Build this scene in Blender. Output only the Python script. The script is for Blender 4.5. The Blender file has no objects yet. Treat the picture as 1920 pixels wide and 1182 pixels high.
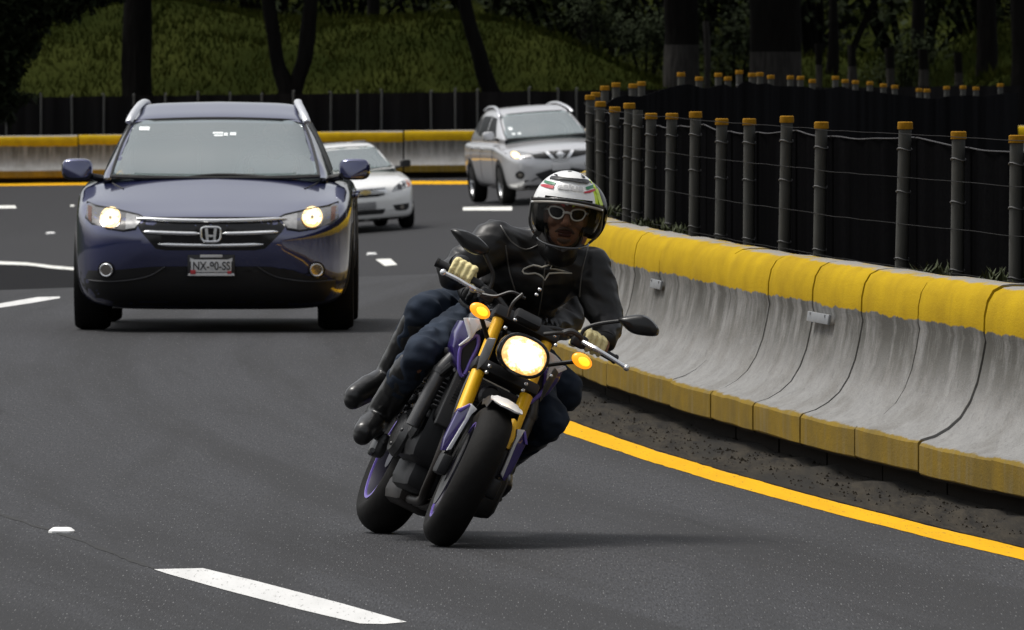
import bpy, bmesh, math, random
from mathutils import Vector, Matrix, noise
from mathutils.bvhtree import BVHTree
R = math.radians
rnd = random.Random(7)
scene = bpy.context.scene
COL = scene.collection

# ---------------------------------------------------------------- camera, sky, sun, exposure
F = 25500.0            # focal length in pixels of a 1920 wide picture (a long telephoto lens)
CAMH = 1.9
cd = bpy.data.cameras.new('camera'); cam = bpy.data.objects.new('camera', cd); COL.objects.link(cam)
cam.location = (0, 0, CAMH)
cam.rotation_euler = (R(90) - math.atan((591 - 75) / F), 0, 0)
cd.sensor_width = 36; cd.lens = 36 * F / 1920
cd.clip_start = 1; cd.clip_end = 3000
cd.dof.use_dof = True; cd.dof.focus_distance = 51.5; cd.dof.aperture_fstop = 35
scene.camera = cam

SUN_EL, SUN_AZ = 66, -72          # azimuth from +Y towards +X : the sun stands behind the scene, to the left
w = bpy.data.worlds.new('World'); scene.world = w; w.use_nodes = True
nt = w.node_tree; nt.nodes.clear()
sky = nt.nodes.new('ShaderNodeTexSky'); sky.sky_type = 'NISHITA'; sky.sun_disc = False
sky.sun_elevation = R(SUN_EL); sky.sun_rotation = R(SUN_AZ)
sky.dust_density = 4; sky.air_density = 1.0; sky.ozone_density = 1
hs = nt.nodes.new('ShaderNodeHueSaturation'); hs.inputs['Saturation'].default_value = 0.22
bg = nt.nodes.new('ShaderNodeBackground'); bg.inputs['Strength'].default_value = 0.145
ow = nt.nodes.new('ShaderNodeOutputWorld')
nt.links.new(sky.outputs[0], hs.inputs['Color']); nt.links.new(hs.outputs[0], bg.inputs['Color'])
nt.links.new(bg.outputs[0], ow.inputs['Surface'])
sl = bpy.data.lights.new('sun', 'SUN'); sl.energy = 2.4; sl.angle = R(20); sl.color = (1, .96, .9)
sun = bpy.data.objects.new('sun', sl); COL.objects.link(sun)
sd = Vector((math.sin(R(SUN_AZ)) * math.cos(R(SUN_EL)), math.cos(R(SUN_AZ)) * math.cos(R(SUN_EL)), math.sin(R(SUN_EL))))
sun.rotation_euler = (-sd).to_track_quat('-Z', 'Y').to_euler()
sun.location = (0, 60, 60)
vs = scene.view_settings
scene.display_settings.display_device = 'sRGB'
vs.view_transform = 'Standard'; vs.look = 'None'; vs.gamma = 1; vs.use_curve_mapping = False
vs.exposure = 0.10

# ---------------------------------------------------------------- helpers
def clamp(x, a=0.0, b=1.0): return max(a, min(b, x))
def sm(a, b, t):
    t = clamp((t - a) / (b - a)); return t * t * (3 - 2 * t)
def at(px, py, d): return Vector(((px - 960) * d / F, d, CAMH - (py - 75) * d / F))

MATS = {}
def mat(name, col, rough=.5, metal=0, var=.12, scale=12.0, bump=0, coat=0, emit=None, estr=0, spec=.5, stretch=(1, 1, 1), bdist=.01):
    if name in MATS: return MATS[name]
    m = bpy.data.materials.new(name); MATS[name] = m; m.use_nodes = True
    n = m.node_tree.nodes; L = m.node_tree.links; p = n['Principled BSDF']
    tc = n.new('ShaderNodeTexCoord'); mp = n.new('ShaderNodeMapping'); mp.inputs['Scale'].default_value = stretch
    L.new(tc.outputs['Object'], mp.inputs['Vector'])
    nz = n.new('ShaderNodeTexNoise'); nz.inputs['Scale'].default_value = scale; nz.inputs['Detail'].default_value = 5
    L.new(mp.outputs[0], nz.inputs['Vector'])
    mx = n.new('ShaderNodeMix'); mx.data_type = 'RGBA'
    c = Vector(col)
    mx.inputs['A'].default_value = (*(c * (1 - var)), 1); mx.inputs['B'].default_value = (*[min(1, k * (1 + var)) for k in c], 1)
    L.new(nz.outputs['Fac'], mx.inputs['Factor']); L.new(mx.outputs['Result'], p.inputs['Base Color'])
    p.inputs['Roughness'].default_value = rough; p.inputs['Metallic'].default_value = metal
    p.inputs['Specular IOR Level'].default_value = spec
    if coat: p.inputs['Coat Weight'].default_value = coat; p.inputs['Coat Roughness'].default_value = .03; p.inputs['Coat IOR'].default_value = 2.1
    if bump:
        b = n.new('ShaderNodeBump'); b.inputs['Strength'].default_value = bump; b.inputs['Distance'].default_value = bdist
        L.new(nz.outputs['Fac'], b.inputs['Height']); L.new(b.outputs[0], p.inputs['Normal'])
    if emit:
        p.inputs['Emission Color'].default_value = (*emit, 1); p.inputs['Emission Strength'].default_value = estr
    return m

class NT:                                   # tiny node-graph builder for the larger materials
    def __init__(s, name):
        s.m = bpy.data.materials.new(name); MATS[name] = s.m; s.m.use_nodes = True
        s.n = s.m.node_tree.nodes; s.L = s.m.node_tree.links; s.p = s.n['Principled BSDF']
    def node(s, t, **kw):
        x = s.n.new(t)
        for k, v in kw.items(): setattr(x, k, v)
        return x
    def put(s, sock, v):
        if isinstance(v, bpy.types.NodeSocket): s.L.new(v, sock)
        elif isinstance(v, (tuple, list)) and len(v) == 3 and sock.type == 'RGBA': sock.default_value = (*v, 1)
        else: sock.default_value = v
    def coord(s, which='Object', scale=(1, 1, 1)):
        if which == 'Position': o = s.node('ShaderNodeNewGeometry').outputs['Position']
        else: o = s.node('ShaderNodeTexCoord').outputs[which]
        mp = s.node('ShaderNodeMapping'); s.L.new(o, mp.inputs[0]); mp.inputs['Scale'].default_value = scale
        return mp.outputs[0]
    def noise(s, vec, scale, detail=4, rough=.55):
        x = s.node('ShaderNodeTexNoise'); s.put(x.inputs['Vector'], vec)
        x.inputs['Scale'].default_value = scale; x.inputs['Detail'].default_value = detail; x.inputs['Roughness'].default_value = rough
        return x.outputs['Fac']
    def ramp(s, fac, a, b, lo=0.0, hi=1.0):
        x = s.node('ShaderNodeMapRange'); s.put(x.inputs['Value'], fac)
        for k, v in zip(('From Min', 'From Max', 'To Min', 'To Max'), (a, b, lo, hi)): x.inputs[k].default_value = v
        return x.outputs[0]
    def mix(s, fac, a, b, blend='MIX'):
        x = s.node('ShaderNodeMix'); x.data_type = 'RGBA'; x.blend_type = blend
        s.put(x.inputs['Factor'], fac); s.put(x.inputs['A'], a); s.put(x.inputs['B'], b); return x.outputs['Result']
    def math(s, op, a, b=0.0):
        x = s.node('ShaderNodeMath'); x.operation = op; s.put(x.inputs[0], a); s.put(x.inputs[1], b); return x.outputs[0]
    def xyz(s, vec):
        x = s.node('ShaderNodeSeparateXYZ'); s.L.new(vec, x.inputs[0]); return x.outputs
    def bump(s, h, strength, dist=.01):
        b = s.node('ShaderNodeBump'); b.inputs['Strength'].default_value = strength; b.inputs['Distance'].default_value = dist
        s.L.new(h, b.inputs['Height']); s.L.new(b.outputs[0], s.p.inputs['Normal'])

def tag(o, label=None, cat=None, group=None, kind=None):
    if label: o['label'] = label
    if cat: o['category'] = cat
    if group: o['group'] = group
    if kind: o['kind'] = kind
    return o
def empty(name, M=None):
    o = bpy.data.objects.new(name, None); COL.objects.link(o); o.empty_display_size = .2
    if M is not None: o.matrix_world = M
    return o
def link(name, me, mats, parent=None, loc=None):
    o = bpy.data.objects.new(name, me); COL.objects.link(o)
    for m in (mats if isinstance(mats, (list, tuple)) else [mats]): me.materials.append(m)
    if parent: o.parent = parent
    if loc is not None: o.location = loc
    return o
def copy_tree(o, parent=None):
    c = o.copy(); COL.objects.link(c)
    if parent: c.parent = parent
    for ch in list(o.children): copy_tree(ch, c)
    return c

def frame(d, up=Vector((0, 0, 1))):
    d = d.normalized()
    if abs(d.dot(up)) > .97: up = Vector((1, 0, 0))
    a = d.cross(up).normalized(); b = a.cross(d).normalized(); return a, b

class MB:
    def __init__(s): s.v = []; s.f = []; s.m = []
    def add(s, vs, fs, m=0):
        o = len(s.v); s.v += [Vector(x) for x in vs]
        s.f += [tuple(i + o for i in f) for f in fs]; s.m += [m] * len(fs); return s
    def bm(s, b, m=0, M=None):
        b.verts.ensure_lookup_table(); b.verts.index_update()
        s.add([(M @ x.co) if M else x.co.copy() for x in b.verts], [[x.index for x in f.verts] for f in b.faces], m); b.free(); return s
    def box(s, c, size, rot=None, bev=0, m=0, seg=2):
        b = bmesh.new(); bmesh.ops.create_cube(b, size=1)
        for x in b.verts: x.co = Vector((x.co.x * size[0], x.co.y * size[1], x.co.z * size[2]))
        if bev: bmesh.ops.bevel(b, geom=b.edges[:], offset=bev, segments=seg, affect='EDGES', profile=.5)
        M = Matrix.Translation(c) @ (rot.to_4x4() if rot else Matrix())
        return s.bm(b, m, M)
    def tube(s, pts, r, n=10, m=0, cap=True, closed=False, flat=1.0):
        pts = [Vector(p) for p in pts]; k = len(pts)
        rs = r if isinstance(r, (list, tuple)) else [r] * k
        rings = []; a = None
        for i, p in enumerate(pts):
            if closed: d = pts[(i + 1) % k] - pts[i - 1]
            else: d = pts[min(i + 1, k - 1)] - pts[max(i - 1, 0)]
            d = d.normalized() if d.length > 1e-9 else Vector((0, 0, 1))
            if a is None: a, b = frame(d)
            else:
                a = (a - d * a.dot(d)); a = a.normalized() if a.length > 1e-6 else frame(d)[0]
                b = a.cross(d).normalized()
            rings.append([p + (a * math.cos(t) + b * math.sin(t) * flat) * rs[i] for t in [2 * math.pi * j / n for j in range(n)]])
        return s.loft(rings, m, cap and not closed, closed)
    def loft(s, rings, m=0, cap=True, closed=False, ring_closed=True):
        n = len(rings[0]); k = len(rings); vs = [p for r in rings for p in r]; fs = []
        for i in range(k if closed else k - 1):
            i2 = (i + 1) % k
            for j in range(n if ring_closed else n - 1):
                j2 = (j + 1) % n
                fs.append((i * n + j, i * n + j2, i2 * n + j2, i2 * n + j))
        if cap: fs.append(tuple(range(n))[::-1]); fs.append(tuple((k - 1) * n + j for j in range(n)))
        return s.add(vs, fs, m)
    def ell(s, c, r, rot=None, m=0, nu=20, nv=12):
        b = bmesh.new(); bmesh.ops.create_uvsphere(b, u_segments=nu, v_segments=nv, radius=1)
        M = Matrix.Translation(c) @ (rot.to_4x4() if rot else Matrix()) @ Matrix.Diagonal((*r, 1))
        return s.bm(b, m, M)
    def cap(s, a, b, ra, rb, m=0, n=14):
        a, b = Vector(a), Vector(b); d = (b - a).normalized(); pts = []; rs = []
        for t in (-90, -60, -30, 0): pts.append(a + d * ra * math.sin(R(t))); rs.append(max(1e-4, ra * math.cos(R(t))))
        for t in (0, 30, 60, 90): pts.append(b + d * rb * math.sin(R(t))); rs.append(max(1e-4, rb * math.cos(R(t))))
        A, B = frame(d); rings = [[p + (A * math.cos(2 * math.pi * j / n) + B * math.sin(2 * math.pi * j / n)) * q for j in range(n)] for p, q in zip(pts, rs)]
        return s.loft(rings, m)
    def lathe(s, prof, M=None, n=32, m=0, closed=False):     # prof: (radius, height along local X)
        M = M or Matrix(); rings = [[M @ Vector((h, r * math.cos(2 * math.pi * j / n), r * math.sin(2 * math.pi * j / n))) for j in range(n)] for r, h in prof]
        return s.loft(rings, m, cap=not closed, closed=closed)
    def prism(s, pts, back, m=0, bev=0):                      # flat outline (3D points) given a thickness vector
        b = bmesh.new(); back = Vector(back)
        f = b.faces.new([b.verts.new(Vector(p)) for p in pts])
        r = bmesh.ops.extrude_face_region(b, geom=[f])
        for x in r['geom']:
            if isinstance(x, bmesh.types.BMVert): x.co += back
        bmesh.ops.recalc_face_normals(b, faces=b.faces[:])
        if bev: bmesh.ops.bevel(b, geom=b.edges[:], offset=bev, segments=2, affect='EDGES', profile=.5)
        return s.bm(b, m)
    def mesh(s, name='m', angle=40):
        me = bpy.data.meshes.new(name); me.from_pydata([tuple(x) for x in s.v], [], s.f)
        me.polygons.foreach_set('material_index', s.m); me.validate(); me.update()
        if angle:
            me.shade_smooth(); me.set_sharp_from_angle(angle=R(angle))
        return me
    def build(s, name, mats, parent=None, loc=None, angle=40): return link(name, s.mesh(name, angle), mats, parent, loc)
    def bvh(s): return BVHTree.FromPolygons(s.v, s.f)

def cr(pts, n=6, closed=False):                               # Catmull-Rom through the points
    pts = [Vector(p) for p in pts]; k = len(pts); out = []
    for i in range(k if closed else k - 1):
        P = [pts[(i + j) % k] if closed else pts[clamp(i + j, 0, k - 1)] for j in (-1, 0, 1, 2)]
        for q in range(n):
            t = q / n
            out.append(.5 * ((2 * P[1]) + (P[2] - P[0]) * t + (2 * P[0] - 5 * P[1] + 4 * P[2] - P[3]) * t * t + (3 * P[1] - P[0] - 3 * P[2] + P[3]) * t ** 3))
    if not closed: out.append(pts[-1])
    return out
def pch(xs, ys, x):                                           # monotone cubic interpolation
    n = len(xs)
    if x <= xs[0]: return ys[0]
    if x >= xs[-1]: return ys[-1]
    d = [(ys[i + 1] - ys[i]) / (xs[i + 1] - xs[i]) for i in range(n - 1)]
    m = [d[0]] + [0 if d[i - 1] * d[i] <= 0 else 2 * d[i - 1] * d[i] / (d[i - 1] + d[i]) for i in range(1, n - 1)] + [d[-1]]
    for i in range(n - 1):
        if x <= xs[i + 1]:
            h = xs[i + 1] - xs[i]; t = (x - xs[i]) / h
            return (2*t**3-3*t*t+1)*ys[i] + (t**3-2*t*t+t)*h*m[i] + (-2*t**3+3*t*t)*ys[i+1] + (t**3-t*t)*h*m[i+1]

def drape(mb, poly, bvh, place, direction, off=.004, thick=.02, step=.06, m=0):
    """lay a flat outline on a curved body: place(a,b) gives the start point, rays run along direction; the outline becomes a panel with its own thickness"""
    D = Vector(direction).normalized(); b = bmesh.new()
    f = b.faces.new([b.verts.new((p[0], p[1], 0)) for p in poly])
    bmesh.ops.triangulate(b, faces=[f])
    for _ in range(7):
        es = [e for e in b.edges if e.calc_length() > step]
        if not es: break
        bmesh.ops.subdivide_edges(b, edges=es, cuts=1); bmesh.ops.triangulate(b, faces=[x for x in b.faces if len(x.verts) > 3])
    b.verts.index_update(); outer = []
    for x in b.verts:
        o = place(x.co.x, x.co.y); h = bvh.ray_cast(o, D)
        p = h[0] if h[0] is not None else bvh.find_nearest(o + D * 5)[0]
        outer.append(p - D * off)
    n = len(outer); fs = [tuple(x.index for x in q.verts) for q in b.faces]
    rim = [(e.verts[0].index, e.verts[1].index) for e in b.edges if len(e.link_faces) == 1]; b.free()
    fs += [(i, j, j + n, i + n) for i, j in rim]
    return mb.add(outer + [p + D * thick for p in outer], fs, m)
def front(x, z): return Vector((x, -6, z))
FY = (0, 1, 0)

def blob(mb, voxel=.008, smooth=6, wrinkle=0, wscale=(9, 9, 9)):
    """fuse overlapping volumes into one continuous skin"""
    o = link('fuse', mb.mesh('fuse', 0), [])
    a = o.modifiers.new('r', 'REMESH'); a.mode = 'VOXEL'; a.voxel_size = voxel; a.use_smooth_shade = True
    c = o.modifiers.new('s', 'SMOOTH'); c.factor = .5; c.iterations = smooth
    dg = bpy.context.evaluated_depsgraph_get(); ev = o.evaluated_get(dg)
    me = bpy.data.meshes.new_from_object(ev, depsgraph=dg); bpy.data.objects.remove(o)
    me.materials.clear()
    if wrinkle:
        me.update(); ns = [v.normal.copy() for v in me.vertices]
        for v, nn in zip(me.vertices, ns):
            q = Vector((v.co.x * wscale[0], v.co.y * wscale[1], v.co.z * wscale[2]))
            k = 1 - abs(noise.noise(q) * 2.2); k2 = noise.noise(q * 2.3)
            v.co += nn * (wrinkle * (k - .5) + wrinkle * .5 * k2)
        me.update()
    me.shade_smooth(); return me
def mbvh(me): return BVHTree.FromPolygons([v.co.copy() for v in me.vertices], [tuple(p.vertices) for p in me.polygons])

def text_mesh(s, size, M, name='text', bold=0.0):
    cu = bpy.data.curves.new(name, 'FONT'); cu.body = s; cu.size = size; cu.align_x = 'CENTER'; cu.align_y = 'CENTER'
    cu.extrude = .0015; cu.offset = bold
    o = bpy.data.objects.new(name, cu); COL.objects.link(o)
    dg = bpy.context.evaluated_depsgraph_get(); me = bpy.data.meshes.new_from_object(o.evaluated_get(dg), depsgraph=dg)
    bpy.data.objects.remove(o); me.materials.clear(); me.transform(M); return me
# ---------------------------------------------------------------- lie of the land
def hill(x, y):
    s = max(0.0, y - 257)
    px = 960 + x * F / 275
    c = pch([-400, 300, 520, 900, 1060, 1240, 1330, 1800, 1860, 2300], [3.0, 3.0, 2.75, 2.6, 2.2, 1.25, .95, .95, 1.5, 1.6], px)
    if px > 1150: c += .85 * sm(1150, 1260, px) * sm(280, 291, y)
    z = min(.16 * s, c + .5) if s < 60 else c + .5
    z = z - .25 * sm(.7, 1.0, z / (c + .5))
    z += (.22 * noise.noise(Vector((x * .35, y * .12, 3))) + .1 * noise.noise(Vector((x * .9, y * .3, 9)))) * sm(0, 8, s)
    return z + .09 * max(0, y - 318)
def gz(x, d):
    st = clamp(107.5 + 2.2 * x, 97, 118)
    t = clamp(d - st, 0, 12); zn = -.001 * t * t
    if d > st + 12: zn -= .024 * (d - st - 12)
    if d < 160: return zn
    dd = min(d, 257); q = sm(236, 250, dd); b = .075 * (1 - q) + .012 * q
    zf = -1.05 + .0163 * (dd - 228) + b * (clamp(x, -10, 6) + .5)
    k = sm(160, 205, d); z = (zn if d < 205 else 0) * (1 - k) + zf * k
    if d > 257: z += hill(x, d)
    return z
def near(px, py): d = CAMH * F / (py - 75); return Vector(((px - 960) * d / F, d, 0))
def far(px, py):
    d = 198.0
    while d < 257:
        p = at(px, py, d)
        if p.z <= gz(p.x, d): return Vector((p.x, d, gz(p.x, d)))
        d += .1
    return Vector((p.x, d, gz(p.x, d)))
def edge(y): return -.57 + .00155 * (y - 90) ** 2          # the yellow edge line of the bend
def esl(y): return .0031 * (y - 90)
def off_edge(y, o):
    s = esl(y); k = 1 / math.sqrt(1 + s * s); return Vector((edge(y) + o * k, y - o * s * k, 0))

def sheet(name, xs, ys, m, dz=0.0, fn=None):
    vs = []; fs = []; n = len(xs)
    for y in ys:
        for x in xs: vs.append((x, y, (fn or gz)(x, y) + dz))
    for j in range(len(ys) - 1):
        for i in range(n - 1): fs.append((j * n + i, j * n + i + 1, (j + 1) * n + i + 1, (j + 1) * n + i))
    o = MB().add(vs, fs).build(name, m, angle=0); o.data.shade_smooth(); return tag(o, kind='structure')
def fr(a, b, s): return [a + (b - a) * i / max(1, round((b - a) / s)) for i in range(max(1, round((b - a) / s)) + 1)]
def strip(name, ctr, width, m, dz=.004, label=None):
    """painted strip along a ground polyline"""
    vs = []; fs = []
    for i, p in enumerate(ctr):
        d = (ctr[min(i + 1, len(ctr) - 1)] - ctr[max(i - 1, 0)]); d.z = 0; d.normalize(); nn = Vector((d.y, -d.x, 0))
        wd = width if not callable(width) else width(i / (len(ctr) - 1))
        for sgn in (-1, 1):
            q = p + nn * sgn * wd / 2; vs.append((q.x, q.y, gz(q.x, q.y) + dz))
    for i in range(len(ctr) - 1): fs.append((2 * i, 2 * i + 1, 2 * i + 3, 2 * i + 2))
    return tag(MB().add(vs, fs).build(name, m, angle=0), label=label, kind='structure')

# ---- ground materials
g = NT('asphalt_worn')
P = g.coord('Position'); fine = g.noise(g.coord('Position', (130, 5.2, 1)), 1, 2, .75)
mid = g.noise(g.coord('Position', (60, 3.2, 1)), 1, 4, .6)
big = g.noise(g.coord('Position', (1.1, .07, 1)), 1, 4, .6)
strk = g.noise(g.coord('Position', (2.6, .035, 1)), 1, 3, .6)
sx = g.xyz(P); yy_ = g.math('SUBTRACT', sx[1], 90.0); lat = g.math('SUBTRACT', sx[0], g.math('MULTIPLY', g.math('MULTIPLY', yy_, yy_), .00155))
cb_ = g.node('ShaderNodeCombineXYZ'); g.L.new(lat, cb_.inputs[0]); g.L.new(g.math('MULTIPLY', sx[1], .022), cb_.inputs[1])
lane = g.noise(cb_.outputs[0], 1.7, 4, .6); cb2 = g.node('ShaderNodeCombineXYZ'); g.L.new(g.math('MULTIPLY', lat, 3.2), cb2.inputs[0]); g.L.new(g.math('MULTIPLY', sx[1], .16), cb2.inputs[1]); stain = g.noise(cb2.outputs[0], 1.0, 5, .65)
c = g.mix(g.ramp(fine, .34, .66), (.0062, .0064, .0076), (.049, .0505, .0565))
c = g.mix(g.ramp(mid, .40, .75, 0, .7), c, (.038, .0382, .0405))
c = g.mix(g.ramp(big, .44, .64, 0, .55), c, (.019, .019, .020))
c = g.mix(g.ramp(lane, .46, .60, 0, .75), c, (.015, .015, .016)); c = g.mix(g.ramp(stain, .60, .72, 0, .55), c, (.007, .007, .008)); c = g.mix(g.ramp(stain, .36, .24, 0, .4), c, (.050, .050, .053))
c = g.mix(g.ramp(strk, .54, .70, 0, .6), c, (.015, .015, .016))
sp = g.noise(g.coord('Position', (170, 6.5, 1)), 1, 0)
c = g.mix(g.ramp(sp, .72, .80, 0, .8), c, (.15, .15, .15))
g.L.new(c, g.p.inputs['Base Color']); g.p.inputs['Roughness'].default_value = .82; g.p.inputs['Specular IOR Level'].default_value = .25
g.bump(fine, .35, .006)
g = NT('asphalt_far')
fine = g.noise(g.coord('Position', (120, 6, 1)), 1, 2, .7); big = g.noise(g.coord('Position', (.5, .09, 1)), 1, 4)
c = g.mix(g.ramp(fine, .25, .8), (.014, .014, .0155), (.036, .036, .038)); c = g.mix(g.ramp(big, .4, .7, 0, .5), c, (.022, .022, .024))
g.L.new(c, g.p.inputs['Base Color']); g.p.inputs['Roughness'].default_value = .85; g.p.inputs['Specular IOR Level'].default_value = .2
def paint(name, col, worn=.62):
    g = NT(name); n1 = g.noise(g.coord('Position', (70, 4, 1)), 1, 5, .7); n2 = g.noise(g.coord('Position', (9, .6, 1)), 1, 4)
    c = g.mix(g.ramp(n2, .35, .75, 0, .35), col, [k * .55 for k in col]); c = g.mix(g.ramp(n1, worn, worn + .1, 0, .75), c, (.07, .068, .062))
    g.L.new(c, g.p.inputs['Base Color']); g.p.inputs['Roughness'].default_value = .85; g.p.inputs['Specular IOR Level'].default_value = .08; return g.m
M_white = paint('white_road_paint', (.62, .62, .61), .58); M_whitefar = paint('white_road_paint_far', (.74, .74, .70), .7)
M_yel = paint('yellow_road_paint', (.70, .37, .004), .585)
g = NT('verge_dirt')
n1 = g.noise(g.coord('Position', (14, 1.1, 4)), 1, 6, .65); n2 = g.noise(g.coord('Position', (90, 6, 20)), 1, 4, .7); n3 = g.noise(g.coord('Position', (2.5, .16, 1)), 1, 4)
c = g.mix(g.ramp(n1, .35, .65), (.006, .005, .004), (.034, .028, .019)); c = g.mix(g.ramp(n2, .5, .8, 0, .7), c, (.058, .050, .036)); c = g.mix(g.ramp(n3, .48, .62, 0, .85), c, (.014, .013, .011))
g.L.new(c, g.p.inputs['Base Color']); g.p.inputs['Roughness'].default_value = .95; g.p.inputs['Specular IOR Level'].default_value = .15; g.bump(n1, .4, .015)
g = NT('grass_ground')
n1 = g.noise(g.coord('Position', (.5, .16, .5)), 1, 4); n2 = g.noise(g.coord('Position', (5, 2, 3)), 1, 5, .7)
c = g.mix(g.ramp(n1, .38, .66), (.011, .015, .004), (.027, .032, .008)); c = g.mix(g.ramp(n2, .4, .75, 0, .7), c, (.010, .012, .003))
g.L.new(c, g.p.inputs['Base Color']); g.p.inputs['Roughness'].default_value = 1; g.p.inputs['Specular IOR Level'].default_value = 0; g.bump(n2, .8, .1)

# ---- ground sheets
xs = fr(-160, -24, 8)[:-1] + fr(-24, 24, 1)[:-1] + fr(24, 160, 8)
sheet('ground', xs, fr(-60, 90, 10)[:-1] + fr(90, 330, 2)[:-1] + fr(330, 700, 15), MATS['grass_ground'], -.03)
sheet('road', fr(-30, 30, 1), fr(-20, 90, 5)[:-1] + fr(90, 122, 1), MATS['asphalt_worn'])
sheet('road_beyond_crest', fr(-34, 34, 1), fr(122, 256, 1), MATS['asphalt_far'])
def vz(x, y): return gz(x, y)
vs = []; fs = []; oo = [.10, .2, .3, .42, .55, .7, .9, 1.2, 1.7, 2.4, 3.4]; ys = fr(30, 150, .35)
for y in ys:
    for k, o in enumerate(oo):
        p = off_edge(y, o); bz = .004 + sm(0, .25, o - .1) * (.022 + .03 * noise.noise(Vector((p.x * 6, y * .9, 1))) + .016 * noise.noise(Vector((p.x * 20, y * 4, 5))))
        vs.append((p.x, p.y, gz(p.x, p.y) + max(.003, bz)))
n = len(oo)
for j in range(len(ys) - 1):
    for i in range(n - 1): fs.append((j * n + i, j * n + i + 1, (j + 1) * n + i + 1, (j + 1) * n + i))
tag(MB().add(vs, fs).build('verge', MATS['verge_dirt'], angle=0), kind='structure').data.shade_smooth()
# yellow edge line, white dashes, crack along the lane joint
def yl(t): return .185 + .022 * noise.noise(Vector((t * 60, 2, 0))) + .016 * noise.noise(Vector((t * 300, 7, 0)))
strip('road_edge_line', [off_edge(y, .0) for y in fr(34, 118, .15)], yl, M_yel, .002)
def quad(name, pts, m, dz=.0022):
    return tag(MB().add([(p.x, p.y, gz(p.x, p.y) + dz) for p in pts], [tuple(range(len(pts)))]).build(name, m, angle=0), kind='structure')
def dash(px4): return [near(*p) for p in px4]
quad('lane_dash', dash([(288, 1069), (312, 1077), (418, 1107), (560, 1144), (674, 1171), (720, 1172), (763, 1168), (640, 1133), (480, 1091), (380, 1067)]), M_white)
quad('lane_dash', dash([(-90, 590), (0, 578), (60, 569), (112, 560), (112, 557), (70, 558), (0, 570), (-90, 583)]), M_white, .003)
fd = [far(*p) for p in [(868, 389), (960, 388), (960, 395), (868, 395)]]; quad('lane_dash', fd, M_whitefar)
quad('lane_dash', [far(*p) for p in [(-60, 387), (28, 386), (31, 391), (-60, 392)]], M_whitefar)
quad('lane_dash', [far(*p) for p in [(704, 487), (732, 486), (745, 497), (722, 499)]], M_whitefar)
quad('lane_dash', [far(*p) for p in [(132, 385), (139, 385), (139, 388), (132, 388)]], M_whitefar)
quad('edge_line', [far(*p) for p in [(-60, 492), (0, 491), (50, 493), (100, 499), (200, 508), (200, 511), (100, 504), (50, 498), (0, 496), (-60, 497)]], M_whitefar)
g = mat('asphalt_patch', (.006, .006, .007), .95, var=.3, scale=3, spec=.1)
vs = []; fs = []; cols_ = list(range(-100, 261, 15))
for px in cols_:
    t_ = far(px, pch([-100, 0, 50, 100, 200, 260], [499, 497.5, 499, 505, 512, 516], px))
    for k in range(13):
        d_ = t_.y + (188 - t_.y) * k / 12; x_ = (px - 960) * d_ / F; vs.append((x_, d_, gz(x_, d_) + .012))
for i in range(len(cols_) - 1):
    for k in range(12): fs.append((i * 13 + k, (i + 1) * 13 + k, (i + 1) * 13 + k + 1, i * 13 + k + 1))
tag(MB().add(vs, fs).build('asphalt_patch', g, angle=0), kind='structure')
quad('far_edge_line', [far(*p) for p in [(-80, 344), (190, 341), (500, 340), (880, 340), (1000, 341), (1000, 347), (880, 346), (500, 346), (190, 347), (-80, 350)]], M_yel)
M_crack = mat('tar_crack', (.012, .012, .012), .9)
cr_pts = [near(*p) for p in [(-120, 935), (0, 966), (60, 985), (110, 1000), (170, 1022), (230, 1046), (290, 1068)]]
strip('road_joint', [p + Vector((.01 * noise.noise(p * 5), 0, 0)) for p in cr(cr_pts, 12)], lambda t: .022 + .012 * math.sin(t * 37), M_crack, .0015)
# raised road studs
def stud(p, s=1.0, lab=''):
    mb = MB(); a = MB()
    ring = lambda h, k: [Vector((k * sx * .055 * s, k * sy * .075 * s, h * s)) for sx, sy in ((-1, -.7), (-.7, -1), (.7, -1), (1, -.7), (1, .7), (.7, 1), (-.7, 1), (-1, .7))]
    mb.loft([ring(-.003, 1), ring(.008, 1), ring(.02, .72), ring(.022, .6)])
    o = mb.build('road_stud', mat('stud_white', (.82, .82, .8), .35), None, p)
    return tag(o, lab, 'road stud', 'raised studs along the lane line')
q = near(115, 999); stud(q, .9, 'white raised road stud on the dark seam near the front dash')
for (px, py, lb) in [(697, 478, 'white road stud just behind the short white dash'), (660, 469, 'white road stud close to the side of the blue car'), (95, 439, 'single white road stud left of the blue car mirror')]:
    stud(far(px, py), 1.5, lb)

# ---- concrete barriers
g = NT('barrier_concrete')
o = g.coord('Object'); z = g.xyz(o)[2]; pos = g.coord('Position')
rag = g.noise(g.coord('Position', (9, 3, 2)), 1, 5, .65); streak = g.noise(g.coord('Position', (26, 6, 1.6)), 1, 5, .65); blot = g.noise(g.coord('Position', (5, 2, 5)), 1, 5, .6); grain = g.noise(g.coord('Position', (120, 30, 90)), 1, 3, .7)
con = g.mix(g.ramp(streak, .3, .72), (.170, .170, .167), (.225, .225, .22)); con = g.mix(g.ramp(blot, .46, .7, 0, .75), con, (.12, .115, .105)); con = g.mix(g.ramp(grain, .3, .8, 0, .4), con, (.32, .315, .305))
runs = g.noise(g.coord('Position', (44, 10, .5)), 1, 3, .6); con = g.mix(g.ramp(runs, .58, .70, 0, .4), con, (.10, .10, .095))
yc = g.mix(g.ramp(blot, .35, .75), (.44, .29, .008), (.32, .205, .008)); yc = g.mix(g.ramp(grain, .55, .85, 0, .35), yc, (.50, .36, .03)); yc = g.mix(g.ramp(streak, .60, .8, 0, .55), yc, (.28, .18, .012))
yl2 = g.mix(g.ramp(blot, .3, .7), (.22, .145, .018), (.14, .10, .026)); yl2 = g.mix(g.ramp(streak, .5, .75, 0, .55), yl2, (.2, .17, .1))
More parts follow.
